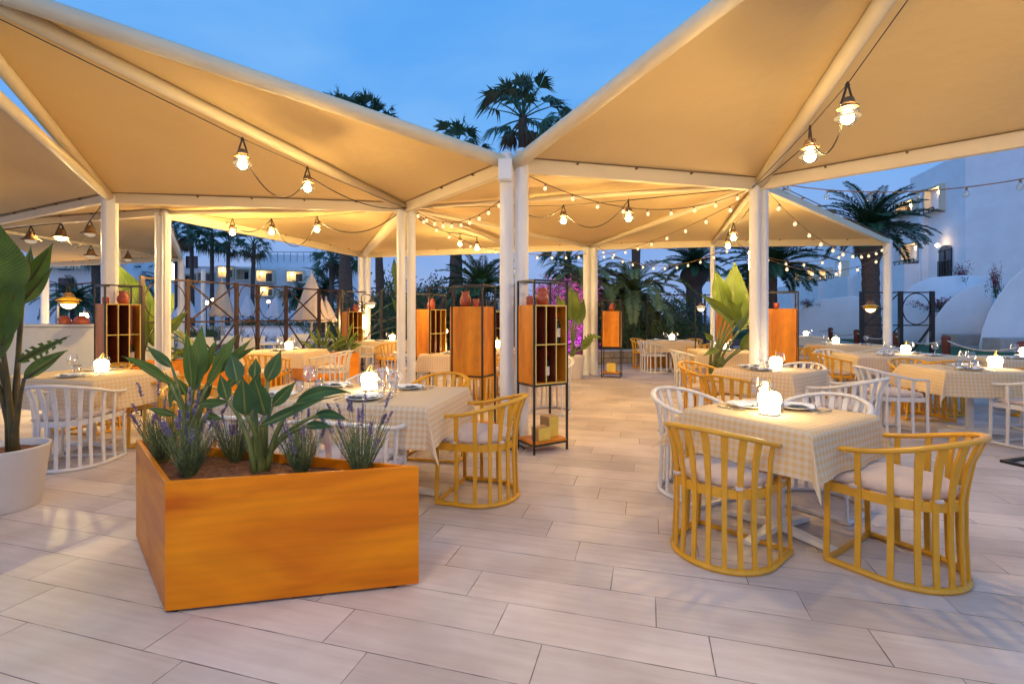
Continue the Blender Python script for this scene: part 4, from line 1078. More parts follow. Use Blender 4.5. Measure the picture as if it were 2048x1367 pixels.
def leafplant(name, root, leaves, m, ms, label, cat='plant', group=None, r0=.012, faceup=False):
    e = empty(name, root, 0, label, cat, group); root = Vector(root); fm = MB(); sm = MB()
    for lf in leaves:
        b_, t_, wd = Vector(lf[0]), Vector(lf[1]), lf[2]; kw = lf[3] if len(lf) > 3 else {}
        blade(fm, b_, t_, wd, **kw)
        ax = (t_-b_).normalized()
        a0 = root+Vector((rnd.uniform(-.03,.03), rnd.uniform(-.03,.03), -.01))
        mid = a0.lerp(b_, .55)+Vector((0,0,.02))-ax*.0
        bow = Vector(((root.x-b_.x)*.12, (root.y-b_.y)*.12, .03))
        stalk(sm, a0, b_, r0, r0*.45, bow)
        stalk(sm, b_, b_.lerp(t_, .9), r0*.42, r0*.12)
    fm.v = [v-root for v in fm.v]; sm.v = [v-root for v in sm.v]
    fm.build('foliage', m, e, smooth=True, uv=fm.uv); sm.build('stalk', ms, e, smooth=True)
    return e
def LF(bx, by, tx, ty, d0, d1, wpx, **kw):
    return (W(bx, by, d0), W(tx, ty, d1), wpx*.88/FPX*(d0+d1)/2, kw)
leafplant('strelitzia_plant', (-1.70,2.55,.56), [
  LF(385,778,372,660,2.55,2.50,28), LF(390,770,404,650,2.58,2.62,44, fold=.15), LF(340,768,243,712,2.5,2.35,24, sagz=.02),
  LF(345,735,292,690,2.6,2.65,22), LF(400,755,434,676,2.62,2.68,24, fold=.5), LF(425,742,474,668,2.6,2.7,28, fold=.35),
  LF(430,750,505,676,2.7,2.8,22, fold=.3), LF(400,808,462,802,2.5,2.45,24, fold=.4), LF(352,768,338,812,2.55,2.5,20),
  LF(350,830,293,815,2.5,2.45,18), LF(372,790,352,755,2.6,2.62,24), LF(440,730,515,692,2.75,2.85,18, fold=.5), LF(395,800,425,770,2.6,2.65,26),
  LF(415,770,452,700,2.55,2.6,22, fold=.4), LF(362,800,330,745,2.6,2.6,20, fold=.4), LF(380,790,415,705,2.7,2.8,24, fold=.4), LF(450,780,492,728,2.6,2.7,20, fold=.5), LF(410,830,446,838,2.5,2.45,20, fold=.4)],
  M['leaf'], M['stem'], 'tall green strelitzia plant at the left of the foreground planter', group='broad leaved plants in the foreground planter', r0=.014)
leafplant('strelitzia_plant', (-1.28,2.47,.56), [
  LF(491,830,485,752,2.36,2.30,52, fold=.12), LF(475,765,462,705,2.5,2.55,42, fold=.2), LF(455,800,440,748,2.45,2.45,30, fold=.4),
  LF(508,757,512,716,2.55,2.58,28), LF(535,762,562,700,2.5,2.55,36, fold=.25), LF(530,830,508,752,2.42,2.36,46, fold=.2),
  LF(545,812,592,762,2.5,2.55,30, fold=.4), LF(590,808,702,786,2.42,2.3,32, sagz=.035, fold=.35), LF(520,852,655,795,2.3,2.2,24, fold=.6, sagz=.01),
  LF(628,832,696,840,2.45,2.4,24, fold=.3, sagz=.02), LF(610,852,668,855,2.42,2.38,22, fold=.3, sagz=.01), LF(500,800,520,740,2.5,2.5,30)],
  M['leafd'], M['stem'], 'dark green strelitzia plant in the middle of the foreground planter', group='broad leaved plants in the foreground planter', r0=.018)
sm = MB()
# potted plant left
leafplant('potted_banana_plant', (-3.52,3.42,.38), [
  LF(-6,600,-6,440,3.1,2.95,118, fold=.1, wave=.01), LF(5,690,46,505,3.2,3.1,46, fold=.5), LF(46,610,62,492,3.3,3.35,36, fold=.4),
  LF(48,585,106,486,3.35,3.3,44, fold=.45), LF(42,606,106,534,3.3,3.2,34, fold=.45), LF(36,722,142,670,3.3,3.15,34, fold=.3, split=True, wave=.03),
  LF(48,758,136,700,3.2,3.1,32, fold=.3, sagz=.02), LF(-20,730,18,560,3.2,3.1,60, fold=.2), LF(-30,650,-60,500,3.2,3.1,80)],
  M['leaf'], M['stemb'], 'tall banana leaved plant in the big white pot at the left edge', r0=.022)
leafplant('banana_plant', (-5.15,8.15,.57), [
  LF(295,640,228,522,8.1,7.8,58, fold=.2), LF(305,690,288,560,8.1,8.0,46, fold=.3), LF(310,690,328,548,8.1,8.1,36, fold=.4),
  LF(318,640,348,585,8.2,8.3,34, fold=.3), LF(328,668,376,620,8.0,7.8,24, fold=.4), LF(322,640,338,600,8.2,8.3,30), LF(290,700,262,640,8.2,8.2,30)],
  M['leafy'], M['stem'], 'tall pale green banana plant in the planter behind the left wine rack', r0=.03)
leafplant('banana_plant', (2.72,6.6,.45), [
  LF(1452,622,1430,538,6.6,6.5,44, fold=.3, wave=.06), LF(1466,620,1470,522,6.7,6.7,52, fold=.15, wave=.06), LF(1468,640,1400,588,6.4,6.2,26, fold=.4, sagz=.02),
  LF(1472,650,1450,590,6.5,6.45,44, fold=.25, wave=.05), LF(1478,640,1488,560,6.7,6.8,40, fold=.25, wave=.05), LF(1480,660,1508,610,6.8,6.9,38, fold=.3, split=True),
  LF(1482,700,1516,652,6.5,6.4,26, fold=.4), LF(1488,690,1530,685,6.5,6.3,20, fold=.4, split=True), LF(1438,700,1405,712,6.3,6.1,16, fold=.4, sagz=.02),
  LF(1425,680,1408,664,6.5,6.4,16), LF(1450,722,1430,718,6.4,6.2,16)],
  M['leafy'], M['stem'], 'tall banana plant with bright green leaves left of the right pair of posts', r0=.026)
leafplant('banana_plant', (1.30,10.5,.45), [
  LF(1146,640,1142,572,10.4,10.3,40, fold=.2), LF(1138,640,1112,588,10.3,10.2,30, fold=.25), LF(1160,690,1206,676,10.3,10.0,20, fold=.4, split=True, sagz=.1),
  LF(1156,650,1168,596,10.4,10.5,26), LF(1150,640,1154,580,10.4,10.5,26), LF(1162,700,1190,670,10.3,10.2,16, fold=.4)],
  M['leafy'], M['stem'], 'banana plant in the tall white pot behind the wine rack', r0=.03)
leafplant('banana_plant', (-5.0,13.2,.2), [LF(790,560,788,515,14,14,16, fold=.3), LF(795,600,790,540,14,14,14), LF(800,630,782,590,14,13.8,12), LF(800,650,815,610,14,13.8,12)],
  M['leafy'], M['stem'], 'tall upright banana plant behind the middle pair of posts', r0=.04)
def tuft(root, h, n, label, m=M['leafy'], sp=.6, wd=.07):
    L = []; root = Vector(root)
    for i in range(n):
        a = i*2.4; el = rnd.uniform(.25, 1.25); L_ = h*rnd.uniform(.55, 1.0)
        d_ = Vector((math.cos(a)*math.cos(el)*sp*1.5, math.sin(a)*math.cos(el)*sp*1.5, math.sin(el)))
        b_ = root+d_*L_*.35; L.append((b_, root+d_*L_, wd*rnd.uniform(.8,1.3), dict(fold=.35, sagz=.03, face=(0,0,1) if i % 2 else None)))
    return leafplant('young_strelitzia', root, L, m, M['stem'], label, group='young leafy plants in the fence planters', r0=.012)
tuft((-3.98,10.15,.52), .78, 16, 'leafy plant in the orange planter, left one below the closed parasol')
tuft((-3.75,10.75,.52), .80, 18, 'leafy plant in the orange planter, right one next to the far rack')
tuft((-5.6,7.95,.58), .5, 9, 'small leafy plant in the long planter by the trellis fence')

# ------------------------------------------------------------------ lavender
def lavender_proto():
    e = empty('lavender_plant', (0,0,0)); fm = MB(); sp_ = []; rr = random.Random(3)
    for i in range(120):
        a = rr.uniform(0, 6.28); lean = rr.uniform(0, .55); L = rr.uniform(.12, .27)
        d_ = Vector((math.cos(a)*math.sin(lean), math.sin(a)*math.sin(lean), math.cos(lean)))
        b0 = Vector((math.cos(a)*.02, math.sin(a)*.02, 0)); tip = b0+d_*L
        fm.sweep([b0, tip], [.0016,.001], seg=3)
        for k in range(int(L/.012)):
            t = (k+1)*.012/L
            if t > .85: break
            p = b0.lerp(tip, t); an = rr.uniform(0, 6.28); ll = rr.uniform(.018,.036)
            o = Vector((math.cos(an), math.sin(an), rr.uniform(.5,1.3))).normalized()*ll; s_ = o.cross(Vector((0,0,1))).normalized()*.0024
            fm.add([p-s_, p+s_, p+o], [(0,1,2)])
        if i < 17:
            bm_ = MB()
            L2 = L+rr.uniform(.05,.17); t2 = b0+d_*L2+Vector((d_.x*.02, d_.y*.02, 0)); fm.sweep([tip, t2], [.0011,.0009], seg=3)
            for k in range(26):
                p = tip.lerp(t2, .45+.55*k/26) if L2-L > .08 else tip.lerp(t2, .2+.8*k/26)
                an = rr.uniform(0, 6.28); o = Vector((math.cos(an), math.sin(an), .7))*.010*(1.2-.4*k/26)
                s_ = Vector((-math.sin(an), math.cos(an), 0))*.0052
                bm_.add([p-s_, p+s_, p+o+s_*.6, p+o-s_*.6], [(0,1,2,3)])
            sp_.append(bm_)
    fm.build('foliage', M['lavleaf'], e); [q.build('blossom_spike', M['lavender'], e) for q in sp_]
    return e
LV = lavender_proto(); gl_ = 'lavender plants in the foreground planter'
for i, (x, y, s, rz, lb) in enumerate([
  (-1.60,2.40,1.1,0,'full lavender plant at the near left corner of the planter'), (-1.92,2.66,1.15,1,'leaning lavender plant at the far left of the planter'),
  (-1.50,2.62,.95,2,'lavender plant between the two strelitzia plants'), (-1.06,2.43,1.0,3,'lavender plant right of the dark strelitzia'),
  (-.76,2.43,1.15,4,'lavender plant standing alone at the right end of the planter')]):
    if i == 0: LV.location = (x,y,.555); LV.scale = (s,)*3; tag(LV, lb, 'lavender', gl_)
    else: dup(LV, (x,y,.555), rz, lb, gl_, 'lavender', scale=s)

# ------------------------------------------------------------------ palms
def fan_crown(seed, n=27, Rp=.95, Rb=.86, m_dead=True):
    rr = random.Random(seed); fm = MB(); dm = MB()
    for i in range(n):
        az = i*2.39996+rr.uniform(-.2,.2); el = 1.45-2.35*(i/n)**.95+rr.uniform(-.1,.1)
        dead = el < -.60; mb = dm if dead else fm
        d_ = Vector((math.cos(az)*math.cos(el), math.sin(az)*math.cos(el), math.sin(el)))
        rp = Rp*(.6 if dead else 1)*rr.uniform(.7,1.25)
        a0 = Vector((0,0,-.1+.1*math.sin(el))); a1 = a0+d_*rp-Vector((0,0,.06))
        mb.sweep([a0, a0.lerp(a1,.5)+Vector((0,0,.04)), a1], [.022,.018,.012], seg=4)
        side = d_.cross(Vector((0,0,1)))
        if side.length < .1: side = Vector((1,0,0))
        side.normalize(); ro_ = Matrix.Rotation(rr.uniform(-1.1,1.1), 3, d_); side = ro_ @ side; up = side.cross(d_)
        nb = 19
        for k in range(nb):
            th = (k/(nb-1)-.5)*2*1.15
            o = (d_*math.cos(th)+side*math.sin(th)+up*rr.uniform(-.08,.12)).normalized()
            L = Rb*(1-.18*abs(th)/1.5)*rr.uniform(.85,1.08)*(.75 if dead else 1)
            wv = side*math.cos(th)-d_*math.sin(th); wv = wv*.040
            m1 = a1+o*L*.5; tp = a1+o*L+Vector((0,0,-.42*L*rr.uniform(.4,1.8)))
            mb.add([a1, m1-wv, tp, m1+wv], [(0,1,2,3)])
    return fm, dm
def feather_crown(seed, n=40, L=2.2, spread=1.75, droop=1.0):
    rr = random.Random(seed); fm = MB()
    for i in range(n):
        az = i*2.39996+rr.uniform(-.25,.25); el = 1.35-spread*(i/n)**.9+rr.uniform(-.08,.08)
        ln = L*rr.uniform(.82,1.08); p = Vector((0,0,0)); hd = Vector((math.cos(az), math.sin(az), 0)); pts = [p.copy()]; e_ = el; st = 12
        for k in range(st):
            p = p+(hd*math.cos(e_)+Vector((0,0,math.sin(e_))))*(ln/st); pts.append(p.copy()); e_ -= .10*droop*(1+.5*k/st)
        fm.sweep(pts, [.022-.018*k/st for k in range(st+1)], seg=4)
        sd = hd.cross(Vector((0,0,1)))
        nl = 62
        for k in range(nl):
            t = .1+.9*k/nl; f = t*st; a = int(min(f, st-1)); q = pts[a].lerp(pts[a+1], f-a); tn = (pts[a+1]-pts[a]).normalized(); up = sd.cross(tn)
            ll = .30*L/2.2*math.sin(PI*min(1,(t*.85+.12)))**.6+.04
            for s in (-1,1):
                o = (sd*s*.85+tn*.55+up*rr.uniform(.05,.45)).normalized()*ll*rr.uniform(.85,1.1); o.z -= .05*ll/.3
                wv = tn*.019
                fm.add([q-wv, q+o*.5-wv*1.3+Vector((0,0,.01)), q+o, q+o*.5+wv*1.3], [(0,1,2,3)])
    return fm
fmesh = []
for s in (1,2,3):
    f_, d_ = fan_crown(s); a_ = f_.build('crown', M['palm']); b_ = d_.build('dry_skirt', M['palmdead']); fmesh.append((a_.data, b_.data)); bpy.data.objects.remove(a_); bpy.data.objects.remove(b_)
dmesh = []
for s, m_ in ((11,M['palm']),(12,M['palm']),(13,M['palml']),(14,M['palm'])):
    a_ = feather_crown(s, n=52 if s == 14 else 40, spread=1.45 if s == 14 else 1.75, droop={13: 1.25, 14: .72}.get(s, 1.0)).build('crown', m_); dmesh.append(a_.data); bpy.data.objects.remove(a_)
def palm(kind, px_, py_, d, s, label, r=.17, lean=0.0, baser=1.4, var=0, ground=0.0, bulb=False, rz=0.0):
    c = W(px_, py_, d); h = c.z-ground; loc = Vector((c.x-lean*h, c.y, ground))
    g = 'tall fan palms behind the terrace' if kind == 'fan' else 'feathery date palms behind the terrace'
    e = empty('fan_palm' if kind == 'fan' else 'date_palm', loc, 0, label, 'palm tree', g)
    n = 26; path = []; rad = []
    for i in range(n+1):
        t = i/n; path.append(Vector((lean*h*t**1.3, 0, h*t))); q = r*(baser-(baser-1)*min(1,t*2.2))*(1+.05*math.sin(i*2.4))
        if bulb and t > .72: q = r*(1+.75*math.sin(PI*min(1,(t-.72)/.30)))
        rad.append(q)
    MB().sweep(path, rad, seg=12).build('trunk', M['trunk'], e, smooth=True)
    off = Vector((lean*h, 0, h))
    if kind == 'fan':
        for me, nm in zip(fmesh[var], ('crown','dry_skirt')):
            o = bpy.data.objects.new(nm, me); COL.objects.link(o); o.parent = e; o.location = off; o.scale = (s,)*3; o.rotation_euler = (0,0,rz+px_*.37)
    else:
        o = bpy.data.objects.new('crown', dmesh[var]); COL.objects.link(o); o.parent = e; o.location = off; o.scale = (s,)*3; o.rotation_euler = (0,0,rz+px_*.37)
    return e
palm('fan',1046,232,17,1.0,'tallest fan palm against the sky directly behind the nearest posts', .15, .02)
palm('fan',912,300,21,.95,'fan palm whose crown peeks out left of the nearest posts', .26, .0, var=1)
palm('fan',684,244,20,1.0,'thick trunked fan palm left of the brightly lit post', .20, -.02, 2.1, var=2)
palm('fan',744,252,22,1.0,'leaning fan palm just right of the brightly lit post', .16, -.045, 1.7)
palm('fan',1272,330,19,.9,'fan palm trunk rising above the far walkway table', .17, .0, var=1)
palm('fan',1136,245,27,.6,'small fan palm crown behind the canopy edge right of the tallest palm', .13, 0, var=2)
palm('fan',1136,520,22,.95,'low fan palm with a dark crown left of the far walkway posts', .16, 0, var=1)
for i, (x, y_, d, s) in enumerate([(350,462,44,1.15),(383,474,43,1.1),(424,472,42,1.2),(457,488,42,1.0),(508,490,41,1.15),(330,478,46,1.0)]):
    palm('fan', x, y_, d, s, ['slender fan palm, first left of the group against the hotel','slender fan palm, second in the group against the hotel','tallest slender fan palm in the middle of the hotel group',
         'slender fan palm under the lit pendant, hotel group','slender fan palm at the right end of the hotel group','slender fan palm mostly hidden by the far left canopy'][i], .16, .012*(i-2), 1.3, var=i % 3)
palm('fan',663,520,29,.85,'short fan palm behind the closed beige parasol, left one', .14, 0, var=1)
palm('fan',690,512,30,.8,'short fan palm behind the closed beige parasol, right one', .14, 0, var=2)
palm('date',655,578,32,.95,'bushy date palm beside the closed beige parasol', .3, 0, 1.1, var=0, bulb=True)
palm('date',600,592,36,.8,'date palm behind the closed beige parasol', .25, 0, 1.1, var=1)
palm('date',962,578,16.5,.80,'date palm with upright fronds seen over the closed cabinet', .16, 0, 1.2, var=3)
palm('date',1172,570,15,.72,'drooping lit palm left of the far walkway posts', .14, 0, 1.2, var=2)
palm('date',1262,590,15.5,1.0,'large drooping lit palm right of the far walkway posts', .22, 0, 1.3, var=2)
palm('date',1388,532,26,.95,'date palm with a thick scaly trunk behind the far tables', .42, 0, 1.1, var=3, bulb=True)
palm('date',1546,535,18,.98,'date palm behind the right pair of posts', .14, 0, 1.2, var=3)
palm('date',1740,458,15.2,.84,'big date palm with a swollen trunk top in front of the white building', .235, -.01, 1.25, var=3, ground=.42, bulb=True, rz=.7)
palm('date',262,560,30,1.0,'date palm in front of the left hotel block', .3, 0, 1.1, var=1)
palm('fan',190,500,26,.8,'fan palm trunk in front of the left hotel balcony', .2, -.03, 1.1, var=0)
palm('fan',225,470,33,.8,'second fan palm trunk in front of the left hotel balcony', .2, .01, 1.1, var=2)
palm('date',150,600,24,.8,'low date palm behind the counter lantern', .2, 0, 1.1, var=0)
palm('date',1500,560,30,.8,'date palm seen between banana leaves and right posts', .25, 0, 1.1, var=1)

# ------------------------------------------------------------------ shrubs
def shrub_proto(m, n=5200, lf=.065, seed=5, m2=None, frac=0, zm=.9, sg=.42):
    rr = random.Random(seed); mb = MB(); m2b = MB()
    cl = [Vector((rr.gauss(0,sg), rr.gauss(0,sg), rr.uniform(.15,zm))) for _ in range(26 if zm < 1 else 40)]
    for i in range(n):
        c = rr.choice(cl); p = c+Vector((rr.gauss(0,.15), rr.gauss(0,.15), rr.gauss(0,.12)))
        if p.z < .02: p.z = abs(p.z)+.02
        a = Vector((rr.uniform(-1,1), rr.uniform(-1,1), rr.uniform(-.6,1))).normalized(); s_ = a.cross(Vector((rr.uniform(-1,1),rr.uniform(-1,1),.3))).normalized()
        L = lf*rr.uniform(.6,1.3)
        (m2b if rr.random() < frac and p.z > .3 else mb).add([p, p+a*L*.5+s_*L*.22, p+a*L, p+a*L*.5-s_*L*.22], [(0,1,2,3)])
    e = empty('shrub', (0,0,0))
    mb.build('foliage', m, e)
    if frac: m2b.build('blossom', m2, e)
    st = MB()
    for i in range(7): st.sweep([(0,0,0), cl[i]*.6, cl[i]], [.025,.015,.008], seg=4)
    st.build('branch', M['trunk'], e)
    return e
S1 = shrub_proto(M['bush']); S2 = shrub_proto(M['bushl'], seed=6); S3 = shrub_proto(M['bushl'], 5200, .075, 8, M['magenta'], .7, 2.0, .26); S4 = shrub_proto(M['bush'], 900, .12, 9, M['redleaf'], .55)
def shrub(pr, px_, d, z, sc, label, cat='shrub', group='dark shrubs behind the terrace'):
    p = PX(px_, d, z); k = 's'+pr.name
    if k not in first:
        first.add(k); pr.location = p; pr.scale = sc; pr.rotation_euler = (0,0,px_*.1); return tag(pr, label, cat, group)
    return dup(pr, p, px_*.1, label, group, cat, scale=sc)
for i, (x, d, s, hh, lb) in enumerate([(775,19,1.5,2.1,'dark rounded shrub right of the leaning palm trunk'),(830,20,1.7,2.4,'dark shrub behind the middle pair of posts'),(880,20,1.7,2.5,'dark shrub left of the closed cabinet top'),
   (940,19,1.6,2.3,'dark shrub behind the closed cabinet'),(1000,18,1.5,2.0,'dark shrub left of the nearest posts'),(735,17,1.3,1.7,'dark shrub behind the lit lantern'),(700,20,1.4,1.9,'dark shrub below the thick palm trunk'),
   (1090,17,1.2,1.9,'dark shrub seen through the nearest wine rack'),(1325,24,2.2,2.3,'dark shrub between the far palms'),(1225,17,1.3,1.8,'dark shrub behind the small far rack'),(1250,14.3,.6,1.3,'narrow dark shrub right of the small far rack'),
   (910,24,2.0,3.0,'tall dark tree like shrub far behind the closed cabinet'),(800,25,2.1,3.2,'tall dark tree like shrub far behind the middle posts')]):
    shrub(S1, x, d, 0, (s,s,hh), lb)
for i, (x, d, s, hh, lb) in enumerate([(1315,14.6,.85,1.35,'olive shrub left of the far trellis frame'),(1348,15.5,.9,1.2,'olive shrub behind the far trellis frame'),(1285,15.0,.7,1.2,'olive shrub near the large drooping palm trunk'),
   (425,17.5,.9,.9,'lit green shrub behind the left trellis fence'),(385,19,1.0,.8,'low green shrub left of the lit one behind the trellis'),(500,24,1.4,1.1,'green shrub below the far pale parasols'),(570,24,1.4,1.1,'green shrub left of the beige parasol'),(650,20,1.2,1.2,'green shrub right of the beige parasol')]):
    shrub(S2, x, d, 0, (s,s,hh), lb, group='green shrubs behind the fences')
shrub(S3, 1156, 12.6, 0, (.9,.9,1.0), 'magenta flowering bougainvillea left of the far walkway posts', 'bougainvillea', 'magenta bougainvillea behind the posts')
shrub(S3, 1128, 13.2, 0, (.9,.9,1.1), 'magenta flowering bougainvillea between the wine rack and the walkway posts', 'bougainvillea', 'magenta bougainvillea behind the posts')
shrub(S3, 1085, 13.6, 0, (.9,.9,1.05), 'magenta flowering bougainvillea behind the nearest wine rack', 'bougainvillea', 'magenta bougainvillea behind the posts')
shrub(S4, 1925, 18.5, 2.45, (1.0,.4,.9), 'red bougainvillea on the white wall beside the arched window', 'bougainvillea', 'red bougainvillea on the white walls')
shrub(S4, 1992, 14.6, 1.9, (.18,.2,1.0), 'red bougainvillea hanging between the two white vaults', 'bougainvillea', 'red bougainvillea on the white walls')
shrub(S4, 1880, 17.0, 1.5, (.7,.3,.5), 'small red bougainvillea left of the nearer vault', 'bougainvillea', 'red bougainvillea on the white walls')
shrub(S4, 1615, 19.5, 1.7, (.9,.3,.35), 'red flowering creeper on top of the long low vault', 'bougainvillea', 'red bougainvillea on the white walls')
# ------------------------------------------------------------------ trellis fences
def fence(name, a, b_, ztop, zmid, pattern, label, m=M['brownmetal'], zbot=.12, tk=.05):
    a = Vector((a[0],a[1],0)); b_ = Vector((b_[0],b_[1],0)); L = (b_-a).length; ang = math.atan2((b_-a).y, (b_-a).x)
    e = empty(name, a, ang, label, 'fence', 'tall trellis fences of crossed and round metal')
    tot = sum(w for _, w in pattern); x = 0; mb = MB()
    for z in (ztop, zmid, zbot): MB().box((L/2,0,z), (L,.03,.03)).build('rail', m, e)
    def post_(x): MB().box((x,0,(ztop+.03)/2), (tk*1.3,tk,ztop+.03)).build('fence_post', m, e)
    post_(0)
    for kind, w_ in pattern:
        wd = w_/tot*L; x0 = x+tk*.65; x1 = x+wd-tk*.65
        H_ = ztop-zmid; t = .012
        if kind == 'X':
            mb.sweep([(x0,-.02,zmid+.02),(x1,-.02,ztop-.02)], t, seg=4, up=(0,1,0)); mb.sweep([(x0,.02,ztop-.02),(x1,.02,zmid+.02)], t, seg=4, up=(0,1,0))
            mb.sweep([(x0,-.02,zbot+.02),(x1,-.02,zmid-.02)], t, seg=4, up=(0,1,0)); mb.sweep([(x0,.02,zmid-.02),(x1,.02,zbot+.02)], t, seg=4, up=(0,1,0))
        elif kind in 'O':
            r = min((x1-x0)/2, H_/2)-.005; cx = (x0+x1)/2; rx = (x1-x0)/2-.005
            for zc, rz_ in (((ztop+zmid)/2, H_/2-.02), ((zmid+zbot)/2, (zmid-zbot)/2-.02)):
                mb.sweep([(cx+rx*math.cos(q*PI/16), 0, zc+rz_*math.sin(q*PI/16)) for q in range(32)], .009, seg=6, closed=True, up=(0,1,0))
        elif kind == 'Q':
            cx = (x0+x1)/2; rx = (x1-x0)/2-.005
            mb.sweep([(cx+rx*math.cos(q*PI/16), 0, (ztop+zmid)/2+(H_/2-.02)*math.sin(q*PI/16)) for q in range(32)], .014, seg=6, closed=True, up=(0,1,0))
            mb.sweep([(x0,-.02,zbot+.02),(x1,-.02,zmid-.02)], t*1.6, seg=4, up=(0,1,0))
        elif kind == '/':
            mb.sweep([(x0,-.02,zmid+.02),(x1,-.02,ztop-.02)], t, seg=4, up=(0,1,0)); mb.sweep([(x0,-.02,zbot+.02),(x1,-.02,zmid-.02)], t, seg=4, up=(0,1,0))
        x += wd; post_(x)
    mb.build('lattice', m, e)
    return e
_a, _b = Vector((-5.97,7.8,0)), Vector((-4.30,12.0,0))
def _t(px_):
    u_ = (_b-_a).normalized(); k_ = (px_-1024)/FPX; return (k_*_a.y-_a.x)/(u_.x-k_*u_.y)
_ts = [0.0]+[_t(q) for q in (375,473,515,572,638)]+[(_b-_a).length]
fence('trellis_fence', _a, _b, 1.97, 1.25, [(c_, _ts[i_+1]-_ts[i_]) for i_, c_ in enumerate('OXOOXO')], 'brown trellis fence with crosses and ovals along the left side of the terrace')
fence('trellis_fence', (-4.25,12.1), (-2.0,13.9), 1.97, 1.25, [('X',1),('O',.8),('X',1)], 'black trellis fence behind the brightly lit posts', M['black'])
fence('trellis_fence', (-2.0,11.6), (-1.35,11.2), 2.02, 1.2, [('/',1)], 'short black trellis frame right of the middle posts', M['black'])
fence('trellis_fence', (3.95,14.2), (6.4,14.2), 1.97, .75, [('/',.5),('X',1.6),('O',.9)], 'black trellis fence behind the farthest walkway table', M['black'], zbot=.3, tk=.035)
fence('trellis_fence', (8.9,12.3), (10.6,12.2), 1.95, 1.12, [('/',1.05),('Q',.85)], 'black trellis frame with a diagonal and an oval behind the slim post', M['black'], tk=.07)

# ------------------------------------------------------------------ right side: stone wall, bollards, lawn
def lowwall(a, b_, h, t, label, m=M['stone'], name='stone_wall', cat='wall'):
    a = Vector(a); b_ = Vector(b_); L = (b_-a).length; ang = math.atan2((b_-a).y, (b_-a).x)
    e = empty(name, (*a.to_2d(), 0), ang, label, cat)
    mb = MB(); n = max(2, int(L/.35)); 
    for r_ in range(max(1, int(h/.16))):
        hh = h/max(1, int(h/.16)); x = -(.17 if r_ % 2 else 0)
        while x < L:
            w_ = rnd.uniform(.26,.46); x0, x1 = max(0, x), min(L, x+w_)
            if x1-x0 > .03: mb.box(((x0+x1)/2, rnd.uniform(-.012,.012), hh*(r_+.5)), (x1-x0-.012, t, hh-.012))
            x += w_
    mb.build('stone_course', m, e, bevel=.012)
    MB().box((L/2,0,h+.03), (L+.02,t+.05,.055)).build('coping', M['curb'], e, bevel=.01)
    MB().box((L/2,0,h/2), (L-.02,t-.05,h-.01)).build('core', M['soil'], e)
    return e
lowwall((12.6,7.9), (14.2,18.3), .42, .3, 'low tan stone wall at the right edge below the rope fence')
lowwall((8.9,8.1), (12.5,7.9), .42, .3, 'x') if False else None
WB = [(8.35,8.1),(9.35,10.7),(10.2,12.9),(10.7,14.9),(11.6,17.6),(12.4,20.5),(12.4,23.0)]
BP = [('nearest wooden bollard at the right picture edge',2046,680,8.2),('second wooden bollard from the right',1892,668,10.6),('wooden bollard beside the trellis frame',1790,662,12.9),
      ('wooden bollard left of the slim post',1713,657,15.4),('wooden bollard right of the small far table',1661,653,18.0),('distant wooden bollard, second from left',1622,650,21.0),('most distant wooden bollard beside the closed cabinet',1601,649,22.5)]
bpos = []; bfirst = None
for i, (lb, x, y_, d) in enumerate(BP):
    p = W(x, y_, d); bpos.append(p); base = .44
    if bfirst is None:
        e = empty('bollard', (p.x,p.y,base), 0, lb, 'bollard', 'wooden bollards carrying the rope')
        MB().lathe([(.075,0),(.075,.40),(.07,.43)], seg=16, capt=False).build('post', M['wpost'], e, smooth=True)
        MB().lathe([(.082,.40),(.085,.42),(.075,.46),(.04,.485),(.001,.49)], seg=16).build('cap', M['wpost'], e, smooth=True); bfirst = e
    else: e = dup(bfirst, (p.x,p.y,base), 0, lb, cat='bollard')
for i in range(len(bpos)-1):
    a, b_ = bpos[i].copy(), bpos[i+1].copy(); a.z = .83; b_.z = .83
    o = MB().sweep([p-a for p in sag(a, b_, .14 if i < 4 else .08)], .017, seg=6).build('rope', M['rope'], smooth=True); o.location = a
    tag(o, ['pale rope hanging between the two nearest bollards','pale rope between the second and third bollards','pale rope between the trellis bollard and the next one','pale rope behind the slim post','pale rope left of the slim post','short pale rope between the farthest bollards'][i], 'rope', 'ropes between the bollards')
# long retaining wall under the bollards
for i in range(3):
    a, b_ = [(bpos[0].x-.35, 6.6), (bpos[1].x, bpos[1].y), (bpos[3].x, bpos[3].y)][i], [(bpos[1].x, bpos[1].y), (bpos[3].x, bpos[3].y), (bpos[5].x, bpos[5].y)][i]
    lowwall((a[0]+(.02 if i else 0), a[1]+(.05 if i else 0)), b_, .40, .32, ['tan stone wall below the nearest bollards','tan stone wall below the bollards near the trellis frame','distant tan stone wall below the farthest bollards'][i])
b = MB(); q = [(p.x+.12, p.y) for p in bpos[:6]]
pts = [(bpos[0].x+.25, 6.0)]+[(p.x+.17, p.y) for p in bpos[:6]]+[(12.6,60),(80,60),(80,6.0)]
b.add([(x, y_, .43) for x, y_ in pts]+[(x, y_, -.01) for x, y_ in pts], [tuple(range(len(pts)-1,-1,-1))]+[(i, (i+1)%len(pts), (i+1)%len(pts)+len(pts), i+len(pts)) for i in range(len(pts))])
tag(b.build('lawn', M['grass']), kind='structure')
lowwall((1.1,13.4), (3.9,14.0), .34, .35, 'low tan stone kerb wall at the end of the walkway')
lowwall((4.0,14.9), (9.6,15.6), .34, .35, 'low tan stone wall behind the far trellis fence')
b = MB(); b.add([(-30,.0,0)]*0+[(1.0,13.6,.30),(10.4,15.8,.30),(10.4,40,.30),(-1.0,40,.30)], [(0,1,2,3)]); tag(b.build('garden_bed', M['soil']), kind='structure')

